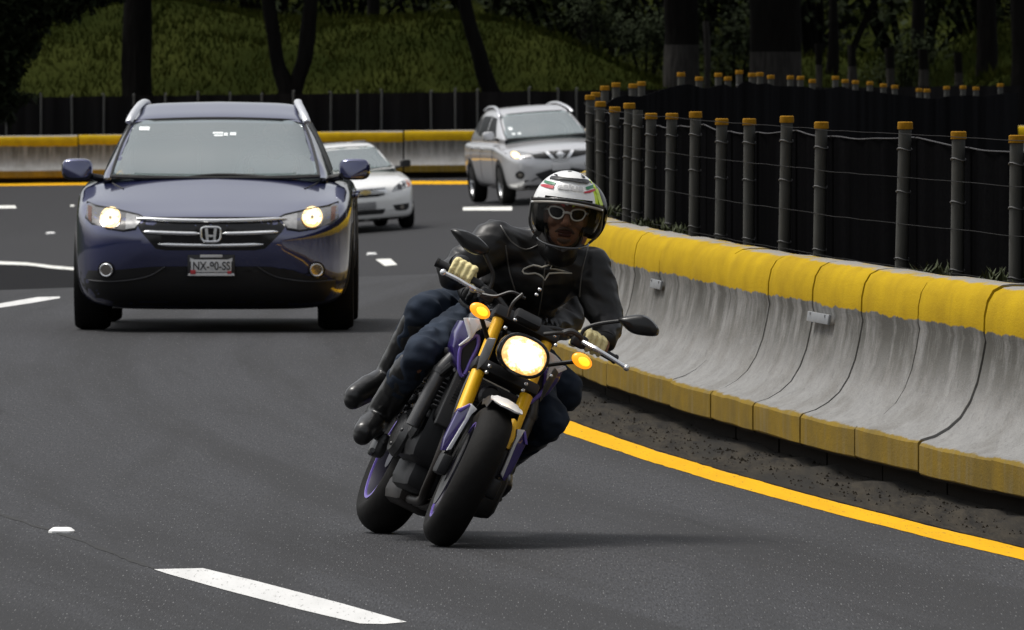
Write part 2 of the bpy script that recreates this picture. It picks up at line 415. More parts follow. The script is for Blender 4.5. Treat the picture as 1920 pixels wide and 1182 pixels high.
hang = g.math('MULTIPLY', g.ramp(z, .38, .60), g.ramp(g.noise(g.coord('Position', (13, 3.2, .45)), 1, 5, .65), .36, .56)); con = g.mix(g.math('MULTIPLY', hang, .85), con, (.070, .069, .062))
edge_hi = g.math('ADD', .675, g.math('MULTIPLY', rag, .055)); top = g.ramp(g.math('SUBTRACT', z, edge_hi), -.002, .004)
cap_ = g.ramp(g.math('SUBTRACT', z, g.math('ADD', .868, g.math('MULTIPLY', rag, .03))), -.002, .004)
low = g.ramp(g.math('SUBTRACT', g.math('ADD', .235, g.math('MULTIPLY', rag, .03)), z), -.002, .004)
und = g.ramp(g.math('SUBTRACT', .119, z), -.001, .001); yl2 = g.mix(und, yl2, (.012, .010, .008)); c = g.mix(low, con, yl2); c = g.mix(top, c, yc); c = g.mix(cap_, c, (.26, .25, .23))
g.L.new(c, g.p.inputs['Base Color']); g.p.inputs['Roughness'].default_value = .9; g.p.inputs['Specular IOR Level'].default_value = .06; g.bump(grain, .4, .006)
PROF = [(.12, .02), (.12, .10), (.012, .11), (.0, .125), (0, .235), (.012, .25), (.07, .268), (.125, .30), (.175, .345), (.215, .41), (.245, .49), (.265, .58), (.279, .66), (.272, .69), (.274, .76), (.287, .82), (.312, .862), (.35, .882), (.39, .887), (.47, .886), (.50, .875), (.53, .80), (.62, .5), (.70, .25), (.72, .02)]
def block(path, name='concrete_barrier'):
    """path: list of (point on the foot line, normal away from the road); mesh is local to its first base point"""
    base = path[0][0]; rings = []
    n_ = len(path)
    for i, (p, nn) in enumerate(path):
        e = .007 if i in (0, n_ - 1) else 0
        rings.append([p - base + nn * (a + (e if .1 < b < .86 else e)) + Vector((0, 0, b + .006 * noise.noise(Vector((p.x * 3, p.y * 1.3, b * 4))))) for a, b in PROF])
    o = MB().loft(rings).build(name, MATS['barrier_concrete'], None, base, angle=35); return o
def inner(y0, y1, sh, tw):
    path = []
    for i in range(7):
        t = i / 6; y = y0 + (y1 - y0) * t; s = esl(y); k = 1 / math.sqrt(1 + s * s)
        p = off_edge(y, .43 + sh + tw * (t - .5)); p.z = gz(p.x, p.y)
        path.append((p, Vector((k, -s * k, 0))))
    return path
LB = 'weathered concrete barrier block with yellow top and foot, lining the inside of the bend'
GB = 'barrier blocks on the inside of the bend'
y = 36.0; bl_rnd = random.Random(3); i = 0; plates = {}
while y < 128:
    Lg = bl_rnd.choice([2.0, 2.05, 2.0, 1.95]); o = block(inner(y, y + Lg - .013, bl_rnd.uniform(-.006, .006), bl_rnd.uniform(-.010, .010)))
    o.location.z += bl_rnd.uniform(-.008, .008)
    tag(o, LB, 'road barrier', GB); y += Lg; i += 1
def on_barrier(px, py, w_, h_, name, lab):
    # small plate bolted to the barrier face: search the spot on the bend whose face shows there
    best = None
    yy = 50.0
    while yy < 90:
        s = esl(yy); k = 1 / math.sqrt(1 + s * s); 
        for zz in (.55, .60, .645):
            p = off_edge(yy, .43 + .262); p.z = zz
            u = 960 + p.x * F / p.y; v_ = 75 + (CAMH - p.z) * F / p.y; e = (u - px) ** 2 + (v_ - py) ** 2
            if best is None or e < best[0]: best = (e, p, yy)
        yy += .1
    _, p, yy = best; ang = math.atan2(-esl(yy), 1)
    mb = MB().box((0, 0, 0), (.012, w_, h_), bev=.003); mb.box((-.008, w_ * .35, h_ * .3), (.006, .02, .012), m=0); mb.box((-.008, -w_ * .35, h_ * .3), (.006, .02, .012), m=0)
    o = mb.build(name, mat('zinc_plate', (.20, .21, .22), .6, .1, .25, 9), None, p + Vector((-.012, 0, 0))); o.rotation_euler = (0, R(8), -math.atan(esl(yy)))
    return tag(o, lab, 'marker plate')
on_barrier(1540, 601, .85, .046, 'marker_plate', 'small grey plate on the barrier face below the yellow band, mid bend')
on_barrier(1237, 527, .7, .046, 'marker_plate', 'small grey plate on the barrier face beside the rider in black')
# far barrier on the outside of the next bend
def outer(x): return 252.2 - .0085 * (x + 2.3) ** 2 * (1 if x < -2.3 else .2) - .0
x = -16.0; i = 0
while x < 13:
    path = []
    for k in range(5):
        xx = x + 1.97 * k / 4; yy = outer(xx); s = (outer(xx + .1) - outer(xx - .1)) / .2; q = 1 / math.sqrt(1 + s * s)
        path.append((Vector((xx, yy, gz(xx, yy))), Vector((-s * q, q, 0))))
    tag(block(path), 'distant concrete barrier block with yellow top, closing the far side of the road', 'road barrier', 'barrier blocks across the far side')
    x += 2.0

# ---- posts, caps, wires and dark screen along the inside of the bend
M_post = mat('post_weathered', (.042, .042, .037), .9, .0, .45, 18, .5, stretch=(1, 1, .25)); M_cap = mat('cap_yellow', (.24, .118, .007), .85, 0, .45, 40, spec=.1)
FO = 1.09
def fence_y(px, lo, hi):                                     # where along the fence line a column of the picture falls
    best = None
    for y in fr(lo, hi, .05):
        p = off_edge(y, FO); e = abs(960 + p.x * F / p.y - px)
        if best is None or e < best[0]: best = (e, y)
    return best[1]
ptops = []
def post(px, py, lo, hi, lean, cap, lab, grp, zoff=0):
    y = fence_y(px, lo, hi); p = off_edge(y, FO); zt = CAMH - (py - 75) * p.y / F; gzv = gz(p.x, p.y) - .1
    r = .031; base = Vector((p.x - lean * p.y / F, p.y, gzv)); h = zt - gzv - .03
    mb = MB(); lv = Vector((lean * p.y / F, 0, 0))
    pts = [lv * t + Vector((.004 * noise.noise(Vector((px, t * 4, 0))), 0, h * t)) for t in (0, .25, .5, .75, 1)]
    mb.tube(pts, [r * 1.04, r, r, r * .98, r * .96], 14)
    for t in (.42, .63, .82, .94):                            # tie wires twisted round the post
        c_ = lv * t + Vector((0, 0, h * t)); mb.tube([c_ + Vector((math.cos(a) * (r + .002), math.sin(a) * (r + .002), .006 * math.sin(a * 2))) for a in [k * math.pi / 6 for k in range(12)]], .0035, 5, 1, closed=True)
    o = mb.build('fence_post', [M_post, mat('tie_wire', (.10, .10, .10), .7, .2)], None, base)
    if cap:
        MB().lathe([(.0, 0), (.0345, 0), (.0355, .004), (.0345, .030), (.030, .034), (0, .034)], Matrix.Translation(lv + Vector((0, 0, h - .005))) @ Matrix.Rotation(R(-90), 4, 'Y'), 20).build('cap', M_cap, o)
    tag(o, lab, 'fence post', grp); ptops.append((y, zt)); return o
for k, (px, py, lean) in enumerate([(1905, 253, 5), (1797, 246, 7), (1697, 228, 17), (1541, 228, 10), (1475, 217, 12), (1405, 222, 2), (1353, 222, 6), (1304, 209, 7), (1260, 212, 8), (1221, 212, 8), (1196, 197, 6), (1180, 193, 9), (1153, 200, 3), (1126, 190, -3)]):
    post(px, py, 45, 93, lean, px != 1196, 'grey round fence post with yellow cap behind the near yellow barrier' if px != 1196 else 'grey round fence post without a yellow cap, among capped posts', 'capped posts behind the near barrier')
for y0_ in (50.6, 47.0, 43.0):
    p = off_edge(y0_, FO); post(960 + p.x * F / p.y, 75 + (CAMH - 1.5) * F / p.y, 40, 55, 4, True, 'grey round fence post with yellow cap behind the near yellow barrier', 'capped posts behind the near barrier')
for px, py in [(1100, 176), (1117, 171), (1134, 159), (1155, 153), (1187, 155), (1203, 151), (1277, 134), (1311, 142), (1347, 135), (1365, 142), (1386, 130), (1410, 135), (1425, 134), (1445, 139), (1482, 140), (1501, 141), (1523, 147), (1566, 141), (1585, 147), (1604, 149), (1631, 151), (1656, 155), (1678, 158), (1723, 164), (1738, 165), (1775, 160), (1806, 159), (1830, 161), (1876, 155)]:
    post(px, py + 2, 93, 150, 0, True, 'fence post with yellow cap rising over the far dark screen', 'capped posts above the far screen')
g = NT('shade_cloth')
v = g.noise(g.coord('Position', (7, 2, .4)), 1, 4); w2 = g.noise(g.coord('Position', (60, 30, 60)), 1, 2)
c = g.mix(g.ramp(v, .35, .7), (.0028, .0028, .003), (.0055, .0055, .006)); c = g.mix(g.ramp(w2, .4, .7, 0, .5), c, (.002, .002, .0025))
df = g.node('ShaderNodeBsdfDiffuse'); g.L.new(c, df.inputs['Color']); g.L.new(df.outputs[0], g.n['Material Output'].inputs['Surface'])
def top_of(y):
    lst = sorted(ptops); 
    return pch([a for a, _ in lst], [b for _, b in lst], y)
# keep one top height per place (posts crowd at the turn)
_pt = sorted(ptops); ptops2 = []
for a, b in _pt:
    if not ptops2 or a - ptops2[-1][0] > .35: ptops2.append((a, b))
ptops = ptops2
def screen(name, y0, y1, drop, lab, sag=0.0, step=.12, m=None):
    rings = []
    for y in fr(y0, y1, step):
        t = top_of(y) - drop; o = FO + .05 + .012 * noise.noise(Vector((y * 1.7, 0, 4))) + .006 * math.sin(y * 9)
        if sag:
            ys_ = [a for a, _ in ptops]; 
            for a, b in zip(ys_, ys_[1:]):
                if a <= y <= b: t -= sag * math.sin(math.pi * (y - a) / (b - a)) * min(1, (b - a))
        p = off_edge(y, o); zb = gz(p.x, p.y) - .02; q = off_edge(y, o + .006)
        rings.append([Vector((p.x, p.y, zb + (t - zb) * k / 5)) for k in range(6)] + [Vector((q.x, q.y, zb + (t - zb) * k / 5)) for k in (5, 4, 3, 2, 1, 0)])
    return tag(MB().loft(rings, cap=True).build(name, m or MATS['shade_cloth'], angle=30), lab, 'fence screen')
g = NT('shade_cloth_lit'); v = g.noise(g.coord('Position', (5, 2, .3)), 1, 4); df = g.node('ShaderNodeBsdfDiffuse')
g.L.new(g.mix(g.ramp(v, .3, .7), (.006, .006, .0065), (.0135, .0135, .0145)), df.inputs['Color']); g.L.new(df.outputs[0], g.n['Material Output'].inputs['Surface']); M_cloth_lit = g.m  # lighter copy of the near cloth; brighter light on the far runs painted in
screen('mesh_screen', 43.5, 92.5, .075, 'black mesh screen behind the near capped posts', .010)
screen('mesh_screen', 92.8, 146, .10, 'dark grey mesh screen wrapping the far curve of the fence', .0, .12, M_cloth_lit)
def wire(y0, y1, fn, off, r, m, lab, step=.25):
    pts = []
    for y in fr(y0, y1, step):
        p = off_edge(y, off); pts.append(Vector((p.x, p.y, fn(y, p) + .006 * noise.noise(Vector((y * 1.1, r * 900, fn(y, p)))))))
    return tag(MB().tube(pts, r, 5).build('fence_wire', m), lab, 'wire', 'wires strung along the near posts')
M_wire = mat('steel_wire', (.018, .018, .018), .9, .0, spec=.1); M_top = mat('top_cord', (.065, .065, .068), .9, spec=.1)
def topcord(y, p):
    t = top_of(y) - .07; ys_ = [a for a, _ in ptops]
    for a, b in zip(ys_, ys_[1:]):
        if a <= y <= b: t -= .010 * math.sin(math.pi * (y - a) / (b - a)) * min(1, (b - a))
    return t
wire(43.5, 92, topcord, FO + .045, .0032, M_top, 'pale top cord sagging between the near post tops', .2)
for k, (t, lb) in enumerate([(.93, 'highest thin steel wire crossing the near posts'), (.80, 'second highest thin steel wire crossing the near posts'), (.66, 'middle thin steel wire crossing the near posts'), (.62 - .09, 'lowest thin steel wire just above the barrier top')]):
    wire(43.5, 92, lambda y, p, t=t: gz(p.x, p.y) + (top_of(y)) * 0 + 1.5 * t + .08, FO - .036, .0016, M_wire, lb)

# ---- weeds at the barrier's back edge
def weed(p, n, h, lab, seed, col=(.03, .040, .008)):
    r_ = random.Random(seed); mb = MB()
    for k in range(n):
        a = r_.uniform(0, 6.28); l = h * r_.uniform(.5, 1.1); wd = r_.uniform(.004, .010); b0 = Vector((r_.gauss(0, .05), r_.gauss(0, .12), 0)); d = Vector((math.cos(a), math.sin(a), 0))
        s_ = Vector((-d.y, d.x, 0)) * wd; pts = [b0 + d * l * q * q * r_.uniform(.3, .8) + Vector((0, 0, l * q)) for q in (0, .5, 1)]
        mb.add([pts[0] - s_, pts[0] + s_, pts[1] + s_ * .9, pts[2], pts[1] - s_ * .9], [(0, 1, 2, 4), (4, 2, 3)])
    return tag(mb.build('weed', mat('weed_green', col, .8, var=.4, scale=30), None, p, angle=0), lab, 'weed', 'weeds behind the barrier')
for k, (px, n, h, lab) in enumerate([(1787, 70, .08, 'green weed tuft at the foot of the second near post'), (1895, 60, .08, 'green weed tuft at the right edge behind the barrier'), (1160, 70, .07, 'green weeds behind the barrier next to the rider helmet'), (1235, 60, .06, 'low green weeds behind the barrier at the clustered posts'), (1290, 50, .07, 'small weeds behind the barrier by a pale post')]):
    y = fence_y(px, 45, 88); p = off_edge(y, FO - .05); p.z = .85; weed(p, n, h, lab, k)
# gravel and crumbs on the verge
mb = MB(); r_ = random.Random(11)
for k in range(1500):
    y = r_.uniform(40, 80); o = .12 + abs(r_.gauss(.22, .14)); p = off_edge(y, o); s_ = r_.uniform(.003, .009) * (1.8 if r_.random() < .05 else 1)
    q = [Vector((r_.uniform(-1, 1), r_.uniform(-1.6, 1.6), 0)) * s_ for _ in range(3)]
    c_ = Vector((p.x, p.y, .015 + .02 * min(1, o)))
    mb.add([c_ + Vector((s_, 0, 0)), c_ + Vector((-s_ * .6, s_, 0)), c_ + Vector((-s_ * .6, -s_, 0)), c_ + Vector((q[0].x * .4, 0, s_ * 1.1))], [(0, 1, 3), (1, 2, 3), (2, 0, 3), (0, 2, 1)])
tag(mb.build('gravel', mat('gravel', (.034, .029, .022), .95, var=.6, scale=40, spec=.1), angle=0), 'loose gravel and crumbs strewn along the verge under the barrier', 'gravel', kind='stuff')
# ---------------------------------------------------------------- far fence, hill, trees
def flz(x): return gz(x, 252)
mb_top = lambda x: CAMH - (172 - 75) * 254 / F + .012 * (x + 2)
rings = []
for x in fr(-17, 12, .25):
    y = outer(x) + 1.5 + .02 * math.sin(x * 5); zb = gz(x, y) - .05; zt = mb_top(x) - .02 + .015 * noise.noise(Vector((x * 2, 0, 0)))
    rings.append([Vector((x, y, zb)), Vector((x, y, zt)), Vector((x, y + .02, zt)), Vector((x, y + .02, zb))])
tag(MB().loft(rings).build('mesh_screen', M_cloth_lit, angle=30), 'long dark mesh screen above the far barrier below the grassy bank', 'fence screen')
M_fp = mat('far_post', (.050, .053, .053), .8, 0, .2)
pxs = [-120, -60, 10, 75, 135, 192, 250, 310, 370, 430, 490, 550, 618, 669, 714, 809, 854, 896, 994, 1045, 1082, 1130, 1180]
for px in pxs:
    x = (px - 960) * 253 / F; y = outer(x) + 1.44; z0 = gz(x, y); h = mb_top(x) - z0 + r_.uniform(-.02, .05)
    mb = MB().tube([(0, 0, -.1), (r_.uniform(-.02, .02), 0, h)], .019, 8); mb.ell((0, 0, h), (.024, .024, .02), nu=8, nv=6)
    tag(mb.build('screen_post', M_fp, None, (x, y, z0)), 'thin grey post of the far screen below the grassy bank', 'fence post', 'thin posts along the far screen')

# grass on the bank
g = NT('grass_blades')
n1 = g.noise(g.coord('Position', (.55, .2, .7)), 1, 4); n2 = g.noise(g.coord('Position', (6, 3, 2)), 1, 3)
c = g.mix(g.ramp(n1, .36, .66), (.013, .018, .004), (.028, .033, .007)); c = g.mix(g.ramp(n2, .5, .8, 0, .7), c, (.036, .027, .005))
g.L.new(c, g.p.inputs['Base Color']); g.p.inputs['Roughness'].default_value = 1; g.p.inputs['Specular IOR Level'].default_value = 0
mb = MB(); r_ = random.Random(5)
for k in range(46000):
    y = 257 + 34 * r_.random() ** 1.1; x = r_.uniform(-12.5, 12.5); z = gz(x, y) - .04; l = r_.uniform(.05, .19) * (1.0 + .9 * max(0, noise.noise(Vector((x * .8, y * .3, 2)))))
    a = r_.uniform(0, 6.28); d = Vector((math.cos(a), math.sin(a), 0)) * l * r_.uniform(.1, .7); s_ = Vector((r_.uniform(.008, .02), 0, 0)); b0 = Vector((x, y, z))
    mb.add([b0 - s_, b0 + s_, b0 + d + Vector((0, 0, l))], [(0, 1, 2)])
tag(mb.build('grass', MATS['grass_blades'], angle=0), 'rough green and straw coloured grass covering the bank', 'grass', kind='stuff')

M_bark = mat('bark_dark', (.007, .0065, .006), .95, var=.5, scale=9, spec=.03, bump=1, stretch=(1, 1, .2), bdist=.05)
M_lime = mat('bark_limewashed', (.032, .030, .028), .95, var=.8, scale=14, spec=.03, bump=1, stretch=(1, 1, .15), bdist=.05)
M_leaf = mat('leaf_dark', (.026, .034, .013), .8, var=.55, scale=2.2, spec=.05)
M_leafd = mat('leaf_shade', (.022, .029, .014), .85, var=.5, scale=2.0, spec=.05)
def leaves(mb, blobs, n, size, rr, m=0):
    tot = sum(b[1][0] * b[1][1] * b[1][2] for b in blobs)
    for c_, rad in blobs:
        for k in range(int(n * rad[0] * rad[1] * rad[2] / tot)):
            u = Vector((rr.gauss(0, 1), rr.gauss(0, 1), rr.gauss(0, 1))).normalized() * (rr.random() ** .45)
            if noise.noise(Vector((u.x * 2.5 + c_[0], u.y * 2.5 + c_[1], u.z * 2.5 + c_[2]))) < -.22: continue
            p = Vector(c_) + Vector((u.x * rad[0], u.y * rad[1], u.z * rad[2]))
            a = Vector((rr.gauss(0, 1), rr.gauss(0, 1), rr.gauss(0, .7))).normalized(); b, q = frame(a); s_ = size * rr.uniform(.6, 1.4)
            mb.add([p - a * s_, p + b * s_ * .45 + q * s_ * .1, p + a * s_, p - b * s_ * .45], [(0, 1, 2, 3)], m)
    return mb
def trunk_mesh(pts, rads, seed, n=16):
    mb = MB(); P = cr(pts, 5); Rr = []
    for i in range(len(P)):
        t = i / (len(P) - 1) * (len(rads) - 1); j = min(int(t), len(rads) - 2); Rr.append(rads[j] + (rads[j + 1] - rads[j]) * (t - j))
    mb.tube(P, Rr, n)
    for v_ in mb.v:
        k = noise.noise(Vector((v_.x * 5 + seed, v_.y * 5, v_.z * .8))); v_.x += .05 * k; v_.y += .05 * k
    return mb
def tree(px, py, d, pts, rads, limbs, crown, lab, seed, wash=0, name='tree', cmat=None, nleaf=2600, size=.22):
    """pts in metres relative to the trunk foot"""
    p = at(px, py, d); p.z = gz(p.x, d) - .1; root = empty(name, Matrix.Translation(p)); rr = random.Random(seed)
    mb = trunk_mesh(pts, rads, seed)
    for l, lr in limbs: 
        q = trunk_mesh(l, lr, seed + 1, 10); mb.add(q.v, q.f)
    if wash:
        for k, f in enumerate(mb.f):
            zc = sum(mb.v[i].z for i in f) / len(f)
            ang = sum(mb.v[i].x for i in f)
            if zc < wash + .12 * noise.noise(Vector((ang * 4, seed, 0))): mb.m[k] = 1
    mb.build('trunk', [M_bark, M_lime], root)
    cm = leaves(MB(), crown, nleaf, size, rr)
    cm.build('crown', cmat or M_leaf, root, angle=0)
    return tag(root, lab, 'tree', 'trees on the bank')
V = Vector
def crown_at(x, z, s=1.0, y=0): return [((x, y, z), (2.6 * s, 2.6 * s, 1.5 * s)), ((x - 1.7 * s, y - .8, z - .5 * s), (1.6 * s, 1.6 * s, 1.0 * s)), ((x + 1.8 * s, y + .5, z - .2 * s), (1.7 * s, 1.7 * s, 1.0 * s)), ((x, y - 1.5 * s, z + .8 * s), (1.8 * s, 1.6 * s, 1.2 * s))]
tree(257, 172, 263, [(0, 0, 0), (0, 0, .7), (0, 0, 2), (.1, 0, 4.5), (0, 0, 8)], [.36, .29, .27, .25, .16], [([(0, 0, 4.4), (1, .2, 5.5), (2, .3, 6.6)], [.14, .1, .05])], crown_at(0, 8.4, 1.2), 'tall straight dark trunk on the bank above the blue car roof', 21, wash=0)
tree(545, 190, 260, [(0, 0, 0), (0, 0, .6), (-.02, 0, 1.0), (-.22, 0, 1.6), (-.35, 0, 2.4), (-.6, .1, 4.5), (-.7, 0, 7)], [.24, .21, .21, .15, .13, .12, .07], [([(0, 0, .8), (.12, 0, 1.3), (.28, 0, 1.9), (.42, 0, 3), (.7, 0, 5.5)], [.17, .17, .16, .14, .06])], crown_at(0, 7.8, 1.1), 'dark tree with a trunk forking in a V above the blue car', 33, wash=.55)
tree(938, 172, 262, [(0, 0, 0), (-.12, 0, .6), (-.35, 0, 1.3), (-.62, 0, 2.3), (-1.1, 0, 4.5), (-1.4, 0, 7)], [.2, .17, .155, .14, .11, .07], [([(-.7, 0, 2.7), (-.2, .1, 4), (.5, .2, 5.5)], [.08, .06, .04])], crown_at(-1.2, 7.6, 1.05), 'slender dark tree leaning left behind the silver car', 45)
tree(1278, 165, 268, [(0, 0, 0), (0, 0, 1), (0, 0, 2.5), (.1, 0, 5), (0, 0, 8)], [.36, .34, .33, .29, .2], [([(0, 0, 4.6), (-1, 0, 6), (-1.6, 0, 7)], [.14, .1, .05])], crown_at(0, 8.6, 1.2), 'thick dark trunk with pale limewashed base, left of its wider twin', 51, wash=1.05)
tree(1455, 160, 268, [(0, 0, 0), (0, 0, 1), (0, 0, 2.5), (.1, 0, 5), (.2, 0, 8)], [.52, .50, .48, .42, .28], [([(0, 0, 4.8), (1.2, 0, 6.2), (1.8, 0, 7)], [.2, .14, .06])], crown_at(.2, 8.8, 1.3), 'widest dark trunk with pale limewashed base, above the mesh screen', 63, wash=.98)
tree(1850, 150, 280, [(0, 0, 0), (0, 0, 1), (.02, 0, 3), (0, 0, 7)], [.24, .2, .19, .12], [([(0, 0, 3.4), (.7, 0, 4.6), (1, 0, 5.6)], [.1, .07, .03])], crown_at(0, 7.4, 1.0), 'dark trunk at the right of the bank above the end of the screen', 71)
tree(1914, 185, 262, [(0, 0, 0), (0, 0, 1), (-.05, 0, 3), (.05, 0, 7)], [.2, .17, .16, .1], [([(0, 0, 3.4), (-.6, 0, 4.6), (-.9, 0, 5.6)], [.09, .06, .03])], crown_at(0, 7.4, 1.0), 'dark trunk cut by the right edge of the view', 77)
for px, dd, hh, rr_ in [(1100, 284, 6, .11), (1720, 290, 6, .12), (1560, 286, 6, .1), (700, 288, 6, .12), (400, 287, 6, .12)]:
    tree(px, 150, dd, [(0, 0, 0), (.03, 0, 1.5), (-.03, 0, 3), (.1, 0, hh)], [rr_ * 1.2, rr_, rr_ * .9, rr_ * .5], [([(0, 0, 2.8), (.5, 0, 3.8), (.8, 0, 4.6)], [.05, .04, .02])], crown_at(0, hh + .4, .8), 'thin dark tree standing in the shade behind the bank', px, nleaf=1500)
# stumps and short posts on the right of the bank
for k, (px, ty, by, wpx, d, lb) in enumerate([(1597, 84, 145, 17, 275, 'leftmost of the short trimmed stumps on the right bank'), (1669, 89, 150, 17, 274, 'short stump with pale base between two darker stumps'), (1731, 92, 150, 17, 274, 'short trimmed stump right of the pale based one'), (1796, 98, 150, 14, 276, 'rightmost of the short trimmed stumps on the right bank'), (1535, 82, 140, 13, 280, 'slim dark stump beside the widest trunk'), (1324, 40, 95, 9, 272, 'slim pale stem just right of the first limewashed trunk')]):
    p = at(px, by, d); z0 = gz(p.x, d) - .1; h = at(px, ty, d).z - z0; rr_ = wpx * d / F / 2
    mb = trunk_mesh([(0, 0, 0), (.02, 0, h * .5), (0, 0, h)], [rr_ * 1.15, rr_, rr_ * 1.05], k, 12)
    for q, f in enumerate(mb.f):
        zc = sum(mb.v[i].z for i in f) / len(f)
        if zc < h * .62 or k == 5: mb.m[q] = 1
    tag(mb.build('tree_stump', [M_bark, M_lime], None, (p.x, d, z0)), lb, 'stump', 'stumps on the right bank')
# shrubs behind the bank's crest
rr = random.Random(9)
protos = []
for s_ in range(3):
    bl = [((rr.uniform(-1.6, 1.6), rr.uniform(-.5, .5), rr.uniform(.6, 3.4)), (rr.uniform(.8, 1.4), .8, rr.uniform(.7, 1.2))) for _ in range(8)]
    st = MB()
    for c_, _r in bl: st.tube(cr([(c_[0] * .2, 0, -.3), (c_[0] * .6, c_[1] * .5, c_[2] * .5), c_], 4), [.06] * 4 + [.045] * 4 + [.02], 6)
    protos.append((leaves(MB(), bl, 3400, .10, rr).mesh('foliage', 0), st.mesh('stem')))
    for me, m_ in zip(protos[-1], (M_leafd, M_bark)): me.materials.append(m_)
for k in range(17):
    px = -120 + k * 130 + rr.uniform(-30, 30); d = rr.uniform(293, 306); x = (px - 960) * d / F
    root = empty('shrub', Matrix.Translation((x, d, gz(x, d) - .2))); root.rotation_euler.z = rr.uniform(-.4, .4); s_ = rr.uniform(.9, 1.25) * (1.15 if px > 1000 else .85); root.scale = (s_, s_, s_)
    a, b = protos[k % 3]; link_ = lambda n_, me: (lambda o: (COL.objects.link(o), setattr(o, 'parent', root), o)[2])(bpy.data.objects.new(n_, me))
    link_('foliage', a); link_('stem', b)
    tag(root, 'dense dark shrub in the shade behind the crest of the bank', 'shrub', 'dark shrubs behind the bank')
for k, px in enumerate([1130, 1215, 1370, 1690]):
    d = 279 + 1.5 * (k % 3); x = (px - 960) * d / F; root = empty('shrub', Matrix.Translation((x, d, gz(x, d) - .3))); s_ = .42 + .1 * (k % 3); root.scale = (s_, s_, s_); root.rotation_euler.z = k
    a, b = protos[(k + 1) % 3]; link_('foliage', a); link_('stem', b)
    tag(root, 'low dark shrub among the stumps on the right bank', 'shrub', 'low shrubs among the stumps')
mb = leaves(MB(), [((x, 325 + 4 * math.sin(x), 4 + 1.2 * math.sin(x * 1.7)), (3.2, 3.5, 6.5)) for x in range(-24, 25, 4)], 26000, .20, rr)
tag(mb.build('distant_wood', M_leafd, angle=0), 'dark mass of woodland filling the background behind the bank', 'woodland', kind='stuff')
# near overhanging tree at the top left corner
p = V((-11.6, 200, gz(-11.6, 200))); root = empty('tree', Matrix.Translation(p))
trunk_mesh([(0, 0, 0), (.1, 0, 2), (.3, 0, 4.5), (.2, 0, 7)], [.4, .32, .28, .15], 3).build('trunk', M_bark, root)
mb = MB(); 
def tp(px, py): q = at(px, py, 200); return q - p
bl = [(tp(-60, 60), (1.1, .8, 1.0)), (tp(60, 0), (.85, .6, .42)), (tp(10, 30), (.72, .6, .62)), (tp(120, -10), (.65, .5, .40)), (tp(190, -18), (.45, .5, .26)), (tp(-10, 130), (.42, .5, .7)), (tp(-5, 200), (.36, .4, .30)), (tp(40, 182), (.30, .3, .075)), (tp(8, 172), (.20, .3, .16)), (tp(-150, 0), (1.6, 1.4, 1.8)), (tp(30, -150), (1.8, 1.4, 1.0)), (tp(-300, -200), (2.2, 2, 2))]
leaves(mb, bl[:9], 22000, .085, rr); leaves(mb, bl[9:], 5000, .12, rr); mb.build('crown', M_leafd, root, angle=0)
lm = MB()
for c_ in (bl[2][0], bl[3][0], bl[6][0], bl[7][0]): lm.tube(cr([V((.2, 0, 3.0)), (V((.2, 0, 3.4)) + c_) / 2 + V((0, 0, .25)), c_], 5), [.09] * 5 + [.05] * 5 + [.015], 7)
lm.build('branch', M_bark, root)
tag(root, 'black leafy tree hanging into the top left corner', 'tree')
# ---------------------------------------------------------------- cars
M_blk = mat('black_plastic', (.007, .007, .0075), .6, var=.3, scale=30)
M_gloss = mat('gloss_black', (.008, .008, .009), .15, spec=.5)
M_tyre = mat('tyre_rubber', (.009, .009, .009), .9, var=.3, scale=40, bump=.3, spec=.1)
M_rim = mat('alloy', (.42, .43, .44), .35, .8, .2)
M_chrome = mat('chrome', (.86, .87, .88), .22, .75, .05)
M_satin = mat('satin_rail', (.72, .73, .75), .35, .85, .05)
M_int = mat('cabin_trim', (.035, .037, .04), .8)
M_lampin = mat('lamp_bowl', (.40, .37, .33), .2, .9, .2, 25)
M_warm = mat('lit_bulb_warm', (1, .8, .45), .3, emit=(1.0, .54, .12), estr=.85)
M_hot = mat('lit_bulb_core', (1, .95, .8), .3, emit=(1.0, .74, .32), estr=1.1)
M_amber = mat('amber_lens', (.085, .030, .012), .2, spec=.4)
M_plate = mat('plate_white', (.60, .60, .60), .4, var=.15, scale=60)
M_plink = mat('plate_black', (.02, .02, .022), .5)
M_red = mat('plate_red', (.45, .03, .04), .5)
M_gold = mat('gold_badge', (.72, .55, .22), .3, .5)
M_stick = mat('window_sticker', (.75, .80, .80), .5)
